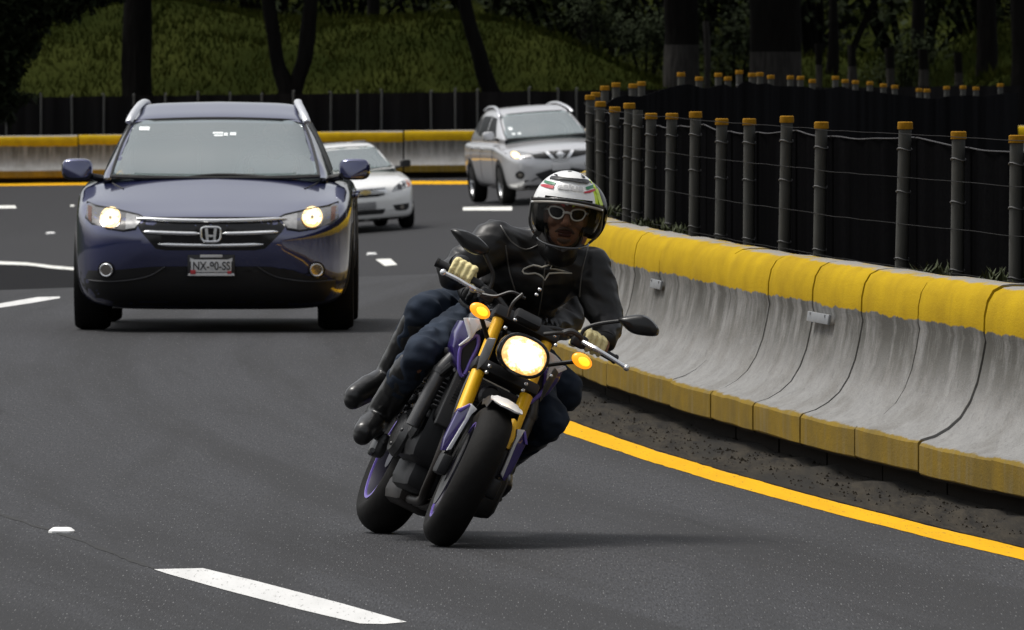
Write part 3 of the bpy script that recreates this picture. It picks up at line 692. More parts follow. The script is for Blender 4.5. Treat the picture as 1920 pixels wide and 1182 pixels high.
def glass(name, tint, refl=.34):
    m = bpy.data.materials.new(name); MATS[name] = m; m.use_nodes = True; n = m.node_tree.nodes; L = m.node_tree.links; n.remove(n['Principled BSDF'])
    gl = n.new('ShaderNodeBsdfGlossy'); gl.inputs['Roughness'].default_value = .03
    tr = n.new('ShaderNodeBsdfTransparent'); df = n.new('ShaderNodeBsdfDiffuse'); df.inputs['Color'].default_value = (*[.42 * k for k in tint], 1)
    tr.inputs['Color'].default_value = (*tint, 1)
    nz = n.new('ShaderNodeTexNoise'); nz.inputs['Scale'].default_value = 2.2; tc = n.new('ShaderNodeTexCoord'); L.new(tc.outputs['Object'], nz.inputs['Vector'])
    mx0 = n.new('ShaderNodeMix'); mx0.data_type = 'RGBA'; mx0.inputs['A'].default_value = (.82, .90, .90, 1); mx0.inputs['B'].default_value = (.98, 1, .98, 1)
    L.new(nz.outputs['Fac'], mx0.inputs['Factor']); L.new(mx0.outputs['Result'], gl.inputs['Color'])
    a = n.new('ShaderNodeMixShader'); a.inputs[0].default_value = .25; L.new(tr.outputs[0], a.inputs[1]); L.new(df.outputs[0], a.inputs[2])
    b = n.new('ShaderNodeMixShader'); b.inputs[0].default_value = refl; L.new(a.outputs[0], b.inputs[1]); L.new(gl.outputs[0], b.inputs[2])
    L.new(b.outputs[0], n['Material Output'].inputs['Surface']); return m
M_ws = glass('windscreen_glass', (.74, .87, .85), .40)
M_sidegl = mat('side_glass_dark', (.005, .006, .007), .35, spec=.04)
M_lens = glass('lamp_lens', (.95, .95, .95), .08)
def carpaint(name, col, metal=.35, rough=.28):
    return mat(name, col, rough, metal, .10, 300, coat=1.0)

def bspl(ctrl, n):
    """closed-free cubic B-spline through a half outline, ends clamped"""
    c = [2 * Vector(ctrl[0]) - Vector(ctrl[1])] + [Vector(p) for p in ctrl] + [2 * Vector(ctrl[-1]) - Vector(ctrl[-2])]
    out = []; m = len(c) - 3
    for i in range(m):
        for q in range(n):
            t = q / n; a, b, d, e = c[i:i + 4]
            out.append((a * (1 - t) ** 3 + b * (3 * t**3 - 6 * t * t + 4) + d * (-3 * t**3 + 3 * t * t + 3 * t + 1) + e * t**3) / 6)
    a, b, d = c[-3:]; out.append((a + 4 * b + d) / 6); return out
def ring_from(half, y):
    r = [Vector((p[0], y, p[1])) for p in half]
    l = [Vector((-p[0], y, p[1])) for p in half[::-1]]
    return r[:-1] + [r[-1]] + l[1:-1]
def wheel(root, c, rad, wd, nsp, side):
    """tyre with rim and spokes as sub-parts; axis along X"""
    T = Matrix.Translation(c); w2 = wd / 2; k = rad * .30
    prof = [(rad - k, -w2 * .80), (rad - k * .7, -w2), (rad - k * .25, -w2 * .98), (rad - .012, -w2 * .86), (rad, -w2 * .6), (rad, w2 * .6), (rad - .012, w2 * .86), (rad - k * .25, w2 * .98), (rad - k * .7, w2), (rad - k, w2 * .80)]
    t = MB().lathe(prof, T, 40, closed=True).build('wheel', M_tyre, root)
    mb = MB(); r0 = rad - k; s = side
    mb.lathe([(r0, -w2 * .5), (r0 + .004, w2 * .74 * s), (r0 - .02, w2 * .78 * s), (r0 - .03, w2 * .5 * s), (r0 - .02, -w2 * .4)], T, 36, closed=True)
    mb.lathe([(0, w2 * .30 * s), (.07, w2 * .30 * s), (.065, w2 * .52 * s), (.03, w2 * .56 * s), (0, w2 * .56 * s)], T, 20)
    for q in range(nsp):
        a = 2 * math.pi * q / nsp
        for da in (-.10, .10):
            p0 = Vector((w2 * .45 * s, .05 * math.cos(a), .05 * math.sin(a))); p1 = Vector((w2 * .62 * s, (r0 - .02) * math.cos(a + da), (r0 - .02) * math.sin(a + da)))
            mb.tube([c + p0, c + p1], [.018, .014], 6, cap=True)
    mb.build('rim', M_rim, t); MB().lathe([(r0 - .03, -w2 * .1), (r0 - .03, w2 * .2 * s), (0, w2 * .2 * s), (0, -w2 * .1)], T, 24).build('brake_disc', M_int, t)
    return t
def line(mb, pts, bvh, w_, off, direction=FY, place=front, m=0):
    """thin raised trim line laid over the body"""
    P = cr([(a, b, 0) for a, b in pts], 6) if len(pts) > 2 else [Vector((pts[0][0] + (pts[1][0] - pts[0][0]) * i / 8, pts[0][1] + (pts[1][1] - pts[0][1]) * i / 8, 0)) for i in range(9)]
    out = []
    for p in P:
        o = place(p.x, p.y); h = bvh.ray_cast(o, Vector(direction))
        if h[0] is not None: out.append(h[0] - Vector(direction) * off)
    if len(out) > 1: mb.tube(out, w_ / 2, 8, m)
    return mb
def sideL(y, z): return Vector((-6, y, z))
def sideR(y, z): return Vector((6, y, z))

def car(name, M, sp):
    root = empty(name, M); P = sp['paint']; xs_ = list(zip(*sp['low'])); gs = list(zip(*sp['cab']))
    y0, y1 = xs_[0][0], xs_[0][-1]
    ys_ = sorted(set([y0 + (y1 - y0) * (i / 60) for i in range(61)] + [y0 + .5 * (i / 14) ** 1.7 for i in range(15)]))
    rings = []
    for y in ys_:
        w_, zb, zs, zt = [pch(xs_[0], xs_[k], y) for k in (1, 2, 3, 4)]
        hz = zs - zb
        half = bspl([(0, zb), (.5 * w_, zb), (.90 * w_, zb + .01), (.985 * w_, zb + .20 * hz), (w_, zb + .5 * hz), (1.0 * w_, zb + .80 * hz), (.985 * w_, zs - .012), (.88 * w_, zs + .30 * (zt - zs)), (.5 * w_, zt - .012), (0, zt)], 5)
        rings.append(ring_from([(p.x, p.y) for p in half], y))
    lo = MB().loft(rings); lb = lo.bvh()
    rings = []; yc0, yc1 = gs[0][0], gs[0][-1]
    for y in [yc0 + (yc1 - yc0) * i / 60 for i in range(61)]:
        wb, wt, zr = [pch(gs[0], gs[k], y) for k in (1, 2, 3)]; zb = sp['belt']; d = max(.01, zr - zb)
        half = bspl([(wb * .98, zb - .12), (wb, zb), (wb + (wt - wb) * .5, zb + d * .5), (wt, zb + d * .86), (wt * .93, zb + d * .97), (wt * .55, zr - .006), (0, zr)], 6)
        rings.append([Vector((p.x, y, p.y)) for p in half] + [Vector((-p.x, y, p.y)) for p in half[::-1][1:]])
    cab = MB().loft(rings, cap=False, ring_closed=False); cb = cab.bvh()
    # windscreen opening: drop the cabin faces under it
    W = sp['screen']; xt, zt_, xb, zb_ = W
    keep = []
    for f in cab.f:
        c = sum((cab.v[i] for i in f), Vector()) / len(f); t = (c.z - zb_) / (zt_ - zb_)
        inside = -.02 < t < .97 and abs(c.x) < (xb + (xt - xb) * t) * .97 and c.y < sp['screen_y']
        if not inside: keep.append(f)
    cab.f = keep; cab.m = [0] * len(keep)
    lo.build('body', P, root, angle=50); cab.build('cabin', P, root, angle=50)
    xm = lambda t: xb + (xt - xb) * t + .012 * math.sin(math.pi * t)
    poly = [(-xm(i / 6), zb_ + (zt_ - zb_) * i / 6) for i in range(7)] + [(x, zt_ + .018 * (1 - (x / xt) ** 2)) for x in [xt * (k / 4) for k in range(-3, 4)]] + [(xm(1 - i / 6), zb_ + (zt_ - zb_) * (1 - i / 6)) for i in range(7)]
    poly += [(x, zb_ - .012 * (1 - (x / xb) ** 2)) for x in [xb * (k / 4) for k in range(3, -4, -1)]]
    ws = drape(MB(), poly, cb, front, FY, .004, .004, .09).build('windscreen', M_ws, root)
    bd = MB(); hs_ = [cb.ray_cast(front(a, b), Vector(FY))[0] for a, b in poly]; bd.tube([h + Vector((0, -.004, 0)) for h in hs_ if h], .011, 6, closed=True); bd.build('windscreen_seal', M_blk, ws)
    st = MB()
    for a, b, w_, h_ in sp.get('stickers', []): drape(st, [(a, b), (a + w_, b), (a + w_, b + h_), (a, b + h_)], cb, front, FY, .009, .002)
    if st.v: st.build('window_sticker', M_stick, ws)
    # cabin inside
    yi = sp['screen_y']; mb = MB(); bz = sp['belt']; wi = gs[1][len(gs[1]) // 2]
    mb.box((0, yc0 + .55, bz - .03), (2 * wi * .9, .75, .05), bev=.02); mb.build('dashboard', M_int, root); MB().box((0, yi + 1.25, bz + .12), (2 * wi * .8, .2, .5), bev=.05).build('rear_seat', M_int, root)
    for s_ in (-1, 1):
        q = MB().box((s_ * .36, yi + .35, bz + .0), (.46, .16, .55), bev=.06); q.box((s_ * .36, yi + .36, bz + .36), (.26, .1, .17), bev=.04); q.build('seat', mat('seat_cloth', (.09, .09, .09), .9), root)
    MB().tube([(sp.get('wheel_x', .36) + .18 * math.cos(a), yc0 + .95 + .06 * math.sin(a), bz + .06 + .17 * math.sin(a)) for a in [2 * math.pi * i / 24 for i in range(24)]], .016, 8, closed=True).build('steering_wheel', M_blk, root)
    MB().box((0, yi - .05, zt_ - .085), (.22, .04, .06), bev=.02).build('rear_view_mirror', M_blk, root)
    # side glass, seams, handles, arches
    for s_, pl, dr in ((-1, sideL, (1, 0, 0)), (1, sideR, (-1, 0, 0))):
        for k, pg in enumerate(sp['side_windows']): drape(MB(), pg, cb, pl, dr, .004, .01, .12).build('side_window', M_sidegl, root)
        for ln in sp['seams']: line(MB(), ln, lb, .009, .0005, dr, pl).build('door_seam', M_blk, root)
        hd = MB()
        for (hy, hz) in sp['handles']: 
            h = lb.ray_cast(pl(hy, hz), Vector(dr))[0]
            if h: hd.box(h - Vector(dr) * .015, (.03, .19, .035), bev=.012)
        hd.build('door_handle', sp.get('handle_m', P), root)
        for wy in sp['axles']:
            ar = MB(); r_ = sp['wr'] + .055; h = [(wy + r_ * math.cos(a), sp['wr'] + r_ * math.sin(a)) for a in [math.pi * i / 14 for i in range(-1, 16)]]
            drape(ar, h, lb, pl, dr, .006, .012, .1); ar.box((s_ * (sp['track'] - .16), wy, .44), (.34, sp['wr'] * 2.1, .36), bev=.04)
            ar.build('wheel_arch', M_blk, root)
        for wy in sp['axles']: wheel(root, Vector((s_ * (sp['track'] + .012), wy, sp['wr'])), sp['wr'], sp['tw'], sp['spokes'], s_)
        # door mirror
        mx, my, mz, mw, mh = sp['mirror']; mm = MB(); c = Vector((s_ * mx, my, mz)); rr_ = []
        for t, k in ((-.055, .80), (-.045, .93), (-.01, 1), (.05, .97), (.07, .9)):
            rr_.append([c + Vector((s_ * mw / 2 * k * (abs(math.cos(a)) ** .55) * (1 if math.cos(a) > 0 else -1), t, mh / 2 * k * (abs(math.sin(a)) ** .6) * (1 if math.sin(a) > 0 else -1))) for a in [2 * math.pi * i / 28 for i in range(28)]])
        mm.loft(rr_); 
        for k, f in enumerate(mm.f):
            if sum(mm.v[i].z for i in f) / len(f) < mz - mh * sp.get('mir_split', .18): mm.m[k] = 1
        mo = mm.build('door_mirror', [sp.get('mir_m', P), M_blk], root)
        MB().tube([(s_ * (mx - mw * .42), my + .02, mz - mh * .33), (s_ * (sp['mir_in']), my + .09, mz - mh * .45)], [.028, .034], 10, flat=.8).build('mirror_arm', M_blk, mo)
    if 'rails' in sp:
        for s_ in (-1, 1):
            pts = cr([(s_ * a, b, c) for a, b, c in sp['rails']], 6); MB().tube(pts, [.02] + [.027] * (len(pts) - 2) + [.02], 10, flat=.7).build('roof_rail', M_satin, root)
    mb = MB(); z0_ = pch(xs_[0], xs_[2], 1.0)
    mb.box((0, (sp['axles'][0] + sp['axles'][1]) / 2, z0_ + .06), (1.2, sp['axles'][1] - sp['axles'][0] - .2, .12), bev=.03)
    mb.tube([(-sp['track'], sp['axles'][1], sp['wr']), (sp['track'], sp['axles'][1], sp['wr'])], .05, 10)
    mb.build('underbody', M_blk, root)
    return root, lb, cb

def panel(name, poly, bvh, m, parent, off=.005, thick=.02, step=.06): return drape(MB(), poly, bvh, front, FY, off, thick, step).build(name, m, parent)
def mirx(poly): return [(-a, b) for a, b in poly][::-1]
def disc(mb, c, r, bvh, off, thick, rings=1, m=0): return drape(mb, [(c[0] + r * math.cos(a), c[1] + r * math.sin(a)) for a in [2 * math.pi * i / 20 for i in range(20)]], bvh, front, FY, off, thick, .05, m)
def lamp(root, poly, bvh, bulb, r, lit=True, amber=None, shell=None, core=.42):
    h = panel('headlight', poly, bvh, shell or M_gloss, root, .004, .03, .04)
    e = MB(); hits = [bvh.ray_cast(front(a, b), Vector(FY))[0] for a, b in poly]; e.tube([q - Vector((0, .006, 0)) for q in hits if q], .007, 6, closed=True); e.build('lamp_seal', M_gloss, h)
    mb = MB(); disc(mb, bulb, r * 1.12, bvh, .008, .01); mb.build('reflector', M_lampin, h)
    if lit:
        mb = MB(); disc(mb, bulb, r, bvh, .012, .004); mb.build('lit_bowl', M_warm, h)
        mb = MB()
        for q in range(7):                                  # facets of the bowl that throw the bulb's light straight out
            a0 = 2 * math.pi * q / 7 + .2; a1 = a0 + .62; rr_ = r * (.80 + .12 * math.sin(q * 2.4))
            drape(mb, [(bulb[0] + math.cos(a) * k, bulb[1] + math.sin(a) * k) for a, k in ((a0, r * .3), (a0, rr_), ((a0 + a1) / 2, rr_ * 1.03), (a1, rr_), (a1, r * .3))], bvh, front, FY, .015, .004, .05)
        mb.build('bowl_facets', M_hot, h)
        mb = MB(); disc(mb, bulb, r * core * 1.6, bvh, .014, .004); mb.build('bulb', M_hot, h)
        mb = MB(); disc(mb, bulb, r * .16, bvh, .024, .008); mb.build('bulb_cap', mat('bulb_cap', (.30, .24, .15), .4, .6), h)
    if amber: panel('side_lamp', amber, bvh, M_amber, h, .010, .006, .04)
    return h

# ---- the blue car
fz = lambda a, b, cx=764.0: ((a - cx) / 704.0, (1125 - b) / 704.0)
Pb = carpaint('blue_paint', (.026, .033, .125), .72, .28)
SY = 88.3
blue_M = Matrix.Translation((-1.953, SY, gz(-1.95, 89.4)))
sp = dict(paint=Pb, belt=.985,
  low=[(0, .46, .50, .62, .70), (.02, .62, .40, .66, .735), (.06, .72, .29, .70, .757), (.14, .79, .20, .74, .780), (.28, .85, .15, .79, .812), (.5, .89, .14, .85, .862), (.95, .905, .15, .905, .958), (1.14, .907, .155, .93, .997), (1.35, .908, .16, .945, 1.0), (2, .908, .18, .965, 1.0), (3.6, .908, .18, .965, 1.0), (4.2, .88, .24, .95, 1.0), (4.42, .80, .32, .92, .97), (4.5, .66, .42, .86, .92)],
  cab=[(1.12, .735, .72, .99), (1.3, .75, .71, 1.055), (1.6, .765, .655, 1.19), (1.9, .77, .615, 1.31), (2.12, .775, .59, 1.395), (2.3, .775, .572, 1.432), (2.7, .775, .565, 1.487), (3.3, .77, .56, 1.485), (3.9, .75, .545, 1.43), (4.2, .73, .52, 1.34), (4.42, .70, .5, 1.02)],
  screen=(.565, 1.36, .685, 1.005), screen_y=2.25, stickers=[(-.52, 1.30, .07, .025), (-.02, 1.262, .06, .012), (-.03, 1.278, .07, .012), (.045, 1.265, .025, .02), (.085, 1.268, .04, .02)],
  side_windows=[[(1.75, 1.02), (2.6, 1.03), (2.6, 1.36), (2.2, 1.32)], [(2.68, 1.03), (3.5, 1.05), (3.5, 1.36), (2.68, 1.37)], [(3.58, 1.06), (4.1, 1.15), (3.95, 1.3), (3.58, 1.35)]],
  seams=[[(1.55, .3), (1.5, .6), (1.55, .95)], [(2.64, .3), (2.64, .95)], [(3.45, .45), (3.6, .95)]], handles=[(2.45, .86), (3.35, .87)],
  axles=(.92, 3.54), wr=.325, tw=.235, track=.785, spokes=5, mirror=(.915, 1.42, 1.047, .205, .142), mir_in=.76,
  rails=[(.592, 2.05, 1.352), (.577, 2.12, 1.388), (.552, 2.3, 1.434), (.522, 2.7, 1.478), (.512, 3.4, 1.478), (.50, 3.9, 1.42)])
root, lb, cb = car('blue_suv', blue_M, sp)
tag(root, 'dark blue SUV with lit headlights driving toward the viewer behind the motorcycle', 'car')
# grille
gp = [fz(*q) for q in [(398, 588), (440, 592), (480, 603), (1055, 603), (1090, 592), (1135, 588), (1085, 668), (1010, 742), (960, 750), (560, 750), (510, 742), (445, 668)]]
gr = panel('grille', gp, lb, M_gloss, root, .004, .03)
mb = MB()
for zz, spans in ((fz(0, 614)[1], ((420, 1110),)), (fz(0, 673)[1], ((456, 712), (815, 1070)))  , (fz(0, 727)[1], ((522, 1003),))):
    for a0, a1 in spans:
        pts = []
        for k in range(25):
            x = fz(a0 + (a1 - a0) * k / 24, 0)[0]; h = lb.ray_cast(front(x, zz + .012 * (abs(x) / .45) ** 2), Vector(FY))[0]; pts.append(h - Vector((0, .022, 0)))
        MB().tube(pts, [.004, .009] + [.0125] * 21 + [.009, .004], 10).build('grille_bar', M_chrome, gr)
mb = MB(); c = fz(763, 676); rr_ = []
def rrect(cx, cz, w_, h_, n=24, p=.45, taper=.0): return [(cx + w_ / 2 * (1 + taper * math.sin(a)) * abs(math.cos(a)) ** p * (1 if math.cos(a) > 0 else -1), cz + h_ / 2 * abs(math.sin(a)) ** p * (1 if math.sin(a) > 0 else -1)) for a in [2 * math.pi * (i + .5) / n for i in range(n)]]
fy = min(lb.ray_cast(front(c[0], c[1] + k), Vector(FY))[0].y for k in (-.05, 0, .05)) - .035
mb.prism([(a, fy, b) for a, b in rrect(c[0], c[1], .118, .088, taper=.08)], (0, .02, 0)); mb.build('badge_backing', M_gloss, gr)
mb = MB(); mb.tube([(a, fy - .004, b) for a, b in rrect(c[0], c[1], .126, .094, taper=.08)], .0075, 8, closed=True)
for s_ in (-1, 1): mb.prism([(c[0] + s_ * a, fy - .005, c[1] + b) for a, b in ((.020, .043), (.040, .043), (.030, -.043), (.014, -.043))], (0, .008, 0))
mb.box((c[0], fy - .001, c[1] - .010), (.04, .008, .015)); mb.build('badge', M_chrome, gr)
# headlights
hl = [fz(*q) for q in [(188, 532), (230, 548), (330, 566), (430, 588), (455, 600), (415, 652), (360, 660), (290, 650), (215, 628), (186, 602)]]
lamp(root, hl, lb, fz(300, 599), .066, True, [fz(*q) for q in [(192, 545), (212, 552), (212, 622), (196, 606)]], M_lampin if False else mat('lamp_shell', (.12, .115, .11), .22, .4, .5, 30, coat=.3))
hr = [(-a, b) for a, b in hl][::-1]
lamp(root, hr, lb, (-fz(300, 597)[0] - .005, fz(0, 597)[1]), .066, True, [(-a, b) for a, b in [fz(*q) for q in [(196, 548), (218, 552), (218, 622), (200, 606)]]][::-1], MATS['lamp_shell'])
for hp_, par in ((1, 0), (-1, 1)):
    ip = [fz(*q) for q in [(372, 580), (430, 592), (452, 602), (414, 646), (372, 652)]]; ip = [(hp_ * a, b) for a, b in ip][::hp_]
    panel('inner_reflector', ip, lb, mat('inner_reflector', (.30, .30, .30), .3, .3, .5, 40), [c for c in root.children if c.name.startswith('headlight')][par], .008, .006, .04)
# lower bumper cladding
cl = [(-.92, .385), (-.80, .40), (-.62, .405), (-.40, .425), (-.3, .428), (.3, .428), (.40, .425), (.55, .385), (.68, .355), (.80, .36), (.92, .375), (.92, .12), (.5, .085), (-.5, .085), (-.92, .12)]
panel('lower_bumper', cl, lb, M_blk, root, .006, .03, .07)
for ln in ([(-.8, .335), (-.62, .33), (-.42, .36), (-.3, .425)], [(.3, .425), (.42, .36), (.62, .33), (.8, .335)]): line(MB(), ln, lb, .012, .010).build('bumper_crease', mat('dark_crease', (.018, .018, .02), .5), root)
for s_ in (-1, 1):
    c = (s_ * .684, .405); mb = MB(); disc(mb, c, .055, lb, .012, .02); fo = mb.build('fog_lamp', M_gloss, root)
    mb = MB(); disc(mb, c, .037, lb, .018, .01); mb.build('reflector', M_lampin, fo); mb = MB(); mb.tube([lb.ray_cast(front(c[0] + .039 * math.cos(a), c[1] + .039 * math.sin(a)), Vector(FY))[0] + Vector((0, -.02, 0)) for a in [2 * math.pi * i / 20 for i in range(20)]], .005, 6, closed=True); mb.build('bezel', M_chrome, fo)
mb = MB(); disc(mb, (.9, .42), .001, lb, 0, .001)
# hood edges and wipers
mb = MB(); line(mb, [fz(a, b) for a, b in [(272, 432), (292, 452), (345, 476)]], lb, .012, .001); line(mb, [(-fz(a, b)[0], fz(a, b)[1]) for a, b in [(272, 432), (292, 452), (345, 476)]], lb, .012, .001)
line(mb, [fz(a, 601) for a in (470, 620, 764, 900, 1060)], lb, .012, .002); mb.build('bonnet_gap', M_blk, root)
mb = MB()
for pts in ([(-.68, 1.005), (-.55, 1.0), (-.42, .985), (-.36, .985)], [(-.25, .985), (.0, 1.012), (.25, 1.005), (.45, .985)], [(-.69, 1.002), (-.3, .988), (.3, .988), (.69, 1.002)]): 
    P_ = cr([(a, b, 0) for a, b in pts], 6); mb.tube([cb.ray_cast(front(p.x, max(p.y, .993)), Vector(FY))[0] + Vector((0, -.03, 0)) for p in P_], .011, 6)
mb.build('wiper', M_blk, root)
# number plate
c = fz(764, 822); py_ = min(lb.ray_cast(front(c[0] + a, c[1]), Vector(FY))[0].y for a in (-.14, 0, .14)) - .02
pr = MB().box((c[0], py_, c[1] + .004), (.305, .012, .140), bev=.004); pl = pr.build('number_plate', M_plink, root)
mb = MB().box((c[0], py_ - .007, c[1] + .002), (.262, .004, .082), bev=.0015); mb.box((c[0], py_ - .0075, c[1] + .066), (.145, .005, .018), bev=.001)
mb.prism([(c[0] + a, py_ - .0085, c[1] + b) for a, b in ((-.152, -.062), (.152, -.062), (.148, -.046), (.10, -.044), (-.10, -.044), (-.148, -.046))], (0, .006, 0))
for s_ in (-1, 1): mb.prism([(c[0] + s_ * a, py_ - .0085, c[1] + b) for a, b in ((.10, .04), (.138, .055), (.138, .03))], (0, .004, 0))
mb.build('plate_face', M_plate, pl)
Tt = lambda x, y, z: Matrix.Translation((x, y, z)) @ Matrix.Rotation(R(90), 4, 'X')
link('plate_text', text_mesh('NX-90-SS', .076, Tt(c[0] + .002, py_ - .0105, c[1] - .001) @ Matrix.Diagonal((.80, 1, 1, 1)), bold=.0008), M_plink, pl)
mb = MB(); mb.box((c[0] - .118, py_ - .0105, c[1] - .038), (.034, .004, .026), bev=.001); mb.box((c[0] + .118, py_ - .0105, c[1] - .04), (.026, .004, .018), bev=.001); mb.build('plate_mark', M_red, pl)

# ---- silver car
Ps = carpaint('silver_paint', (.52, .52, .53), .35, .32)
sx_, sy_ = 1.0, 233.0
sil_M = Matrix.Translation((sx_ - .12, sy_ - .9, gz(sx_, sy_) + .0)) @ Matrix.Rotation(R(10.5), 4, 'Z') @ Matrix.Rotation(R(-4.2), 4, 'Y')
sp2 = dict(paint=Ps, belt=1.09,
  low=[(0, .5, .42, .66, .80), (.03, .66, .32, .72, .845), (.08, .74, .26, .77, .875), (.18, .81, .23, .82, .91), (.35, .865, .22, .87, .95), (.6, .895, .22, .92, .99), (.95, .91, .23, .96, 1.03), (1.35, .91, .24, 1.0, 1.085), (2, .91, .25, 1.02, 1.10), (3.6, .91, .25, 1.03, 1.10), (4.2, .89, .3, 1.03, 1.08), (4.5, .82, .4, 1.0, 1.05), (4.62, .7, .5, .93, .99)],
  cab=[(1.12, .74, .73, 1.09), (1.3, .76, .72, 1.16), (1.6, .785, .69, 1.30), (1.9, .795, .655, 1.43), (2.12, .80, .625, 1.53), (2.3, .80, .61, 1.575), (2.7, .80, .6, 1.625), (3.3, .79, .59, 1.62), (3.9, .77, .57, 1.57), (4.3, .75, .54, 1.46), (4.55, .72, .5, 1.1)],
  screen=(.60, 1.50, .70, 1.11), screen_y=2.25, stickers=[(-.58, 1.25, .07, .05), (-.56, 1.17, .06, .03), (-.46, 1.17, .06, .03)],
  side_windows=[[(1.75, 1.14), (2.6, 1.14), (2.6, 1.48), (2.2, 1.45)], [(2.68, 1.14), (3.5, 1.16), (3.5, 1.48), (2.68, 1.49)], [(3.58, 1.18), (4.1, 1.26), (3.95, 1.4), (3.58, 1.46)]],
  seams=[[(1.55, .35), (1.5, .7), (1.55, 1.05)], [(2.64, .35), (2.64, 1.05)], [(3.45, .5), (3.6, 1.05)]], handles=[(2.45, .95), (3.35, .96)], handle_m=M_chrome,
  axles=(.94, 3.64), wr=.36, tw=.235, track=.79, spokes=5, mirror=(.955, 1.45, 1.17, .21, .16), mir_in=.78, mir_split=.3,
  rails=[(.640, 2.0, 1.48), (.622, 2.12, 1.53), (.59, 2.35, 1.585), (.555, 2.8, 1.635), (.548, 3.4, 1.632), (.54, 3.9, 1.57)])
root, lb, cb = car('silver_suv', sil_M, sp2)
tag(root, 'silver SUV with roof rails leaning through the far bend, headlights on', 'car')
gr = panel('grille', [(-.53, .865), (-.44, .765), (-.2, .735), (.2, .735), (.44, .765), (.53, .865), (.2, .872), (-.2, .872)], lb, M_blk, root)
mb = MB()
for s_ in (-1, 1): drape(mb, [(s_ * .26, .868), (s_ * .20, .868), (s_ * .09, .74), (s_ * .04, .72), (s_ * .05, .685), (s_ * .13, .70)][::s_], lb, front, FY, .02, .02, .05)
drape(mb, [(-.07, .72), (.07, .72), (.07, .685), (-.07, .685)], lb, front, FY, .021, .02, .05); drape(mb, [(-.5, .855), (-.3, .862), (-.3, .85), (-.49, .842)], lb, front, FY, .02, .02, .05); drape(mb, [(.5, .855), (.3, .862), (.3, .85), (.49, .842)], lb, front, FY, .02, .02, .05)
mb.build('grille_trim', M_chrome, gr)
mb = MB(); disc(mb, (0, .80), .062, lb, .024, .02); mb.box((0, -.03, .80), (.17, .02, .026), bev=.004); mb.build('badge', M_chrome, gr)
for s_ in (-1, 1):
    pg = [(s_ * a, b) for a, b in [(.52, .862), (.70, .905), (.84, .94), (.86, .885), (.80, .81), (.62, .785), (.50, .79)]]
    lamp(root, pg[::s_], lb, (s_ * .735, .848), .062, True, None, mat('lamp_shell_light', (.35, .35, .35), .15, .5, .3, 30, coat=.5))
    mb = MB(); disc(mb, (s_ * .71, .50), .07, lb, .01, .02); fo = mb.build('fog_lamp', M_gloss, root); mb = MB(); disc(mb, (s_ * .71, .50), .035, lb, .016, .01); mb.build('reflector', M_lampin, fo)
panel('lower_intake', [(-.46, .50), (-.34, .37), (.34, .37), (.46, .50), (.2, .56), (-.2, .56)], lb, M_blk, root)
panel('skid_plate', [(-.44, .33), (-.38, .295), (.38, .295), (.44, .33), (.3, .35), (-.3, .35)], lb, M_chrome, root)
panel('lower_bumper', [(-.9, .34), (-.46, .31), (.46, .31), (.9, .34), (.9, .18), (-.9, .18)], lb, M_blk, root, .004)
pl = MB().box((0, -.03, .60), (.31, .012, .13), bev=.004).build('number_plate', M_plate, root)
mb = MB(); line(mb, [(-.69, 1.10), (0, 1.095), (.69, 1.10)], cb, .03, .02); mb.build('wiper', M_blk, root)

# ---- white car
Pw = carpaint('white_paint', (.80, .80, .78), .0, .3)
wx_, wy_ = -2.36, 224.0
wh_M = Matrix.Translation((wx_, wy_ - .8, gz(wx_, wy_))) @ Matrix.Diagonal((1.05, 1.05, 1.06, 1)) @ Matrix.Rotation(R(10), 4, 'Z') @ Matrix.Rotation(R(-4.2), 4, 'Y')
sp3 = dict(paint=Pw, belt=.93,
  low=[(0, .48, .30, .52, .66), (.03, .62, .22, .58, .70), (.08, .70, .18, .63, .73), (.18, .76, .16, .69, .77), (.35, .805, .155, .75, .81), (.6, .83, .155, .79, .85), (.95, .84, .16, .83, .89), (1.3, .842, .17, .86, .935), (2, .842, .18, .88, .945), (3.3, .842, .2, .9, .95), (3.9, .82, .26, .91, .96), (4.2, .74, .34, .88, .94), (4.28, .6, .42, .8, .88)],
  cab=[(1.05, .68, .67, .935), (1.3, .70, .665, 1.02), (1.6, .72, .62, 1.14), (1.85, .73, .585, 1.24), (2.05, .73, .56, 1.305), (2.3, .73, .55, 1.345), (2.7, .73, .545, 1.365), (3.2, .72, .53, 1.33), (3.6, .70, .51, 1.2), (4.0, .68, .5, .95)],
  screen=(.54, 1.275, .645, .955), screen_y=2.15, stickers=[],
  side_windows=[[(1.7, .97), (2.5, .97), (2.5, 1.24), (2.15, 1.21)], [(2.58, .97), (3.3, 1.0), (3.2, 1.22), (2.58, 1.25)]],
  seams=[[(1.5, .3), (1.5, .9)], [(2.54, .3), (2.54, .9)]], handles=[(2.35, .80), (3.15, .81)],
  axles=(.80, 3.28), wr=.29, tw=.195, track=.735, spokes=6, mirror=(.90, 1.4, .99, .17, .12), mir_in=.70, mir_m=M_blk)
root, lb, cb = car('white_sedan', wh_M, sp3)
tag(root, 'small white sedan half hidden behind the blue car', 'car')
gr = panel('grille', [(-.34, .665), (.31, .665), (.30, .555), (.2, .535), (-.2, .535), (-.34, .555)], lb, M_gloss, root)
mb = MB(); drape(mb, [(-.36, .645), (.34, .645), (.34, .578), (-.36, .578)], lb, front, FY, .014, .02); drape(mb, [(-.36, .676), (.33, .676), (.33, .664), (-.36, .664)], lb, front, FY, .016, .02); mb.build('grille_bar', M_chrome, gr)
mb = MB(); yb = -.035
mb.prism([(a, yb, .612 + b) for a, b in ((-.085, -.022), (-.03, -.022), (-.03, -.034), (.03, -.034), (.03, -.022), (.085, -.022), (.075, .022), (.03, .022), (.03, .034), (-.03, .034), (-.03, .022), (-.075, .022))], (0, .03, 0)); mb.build('badge', M_gold, gr)
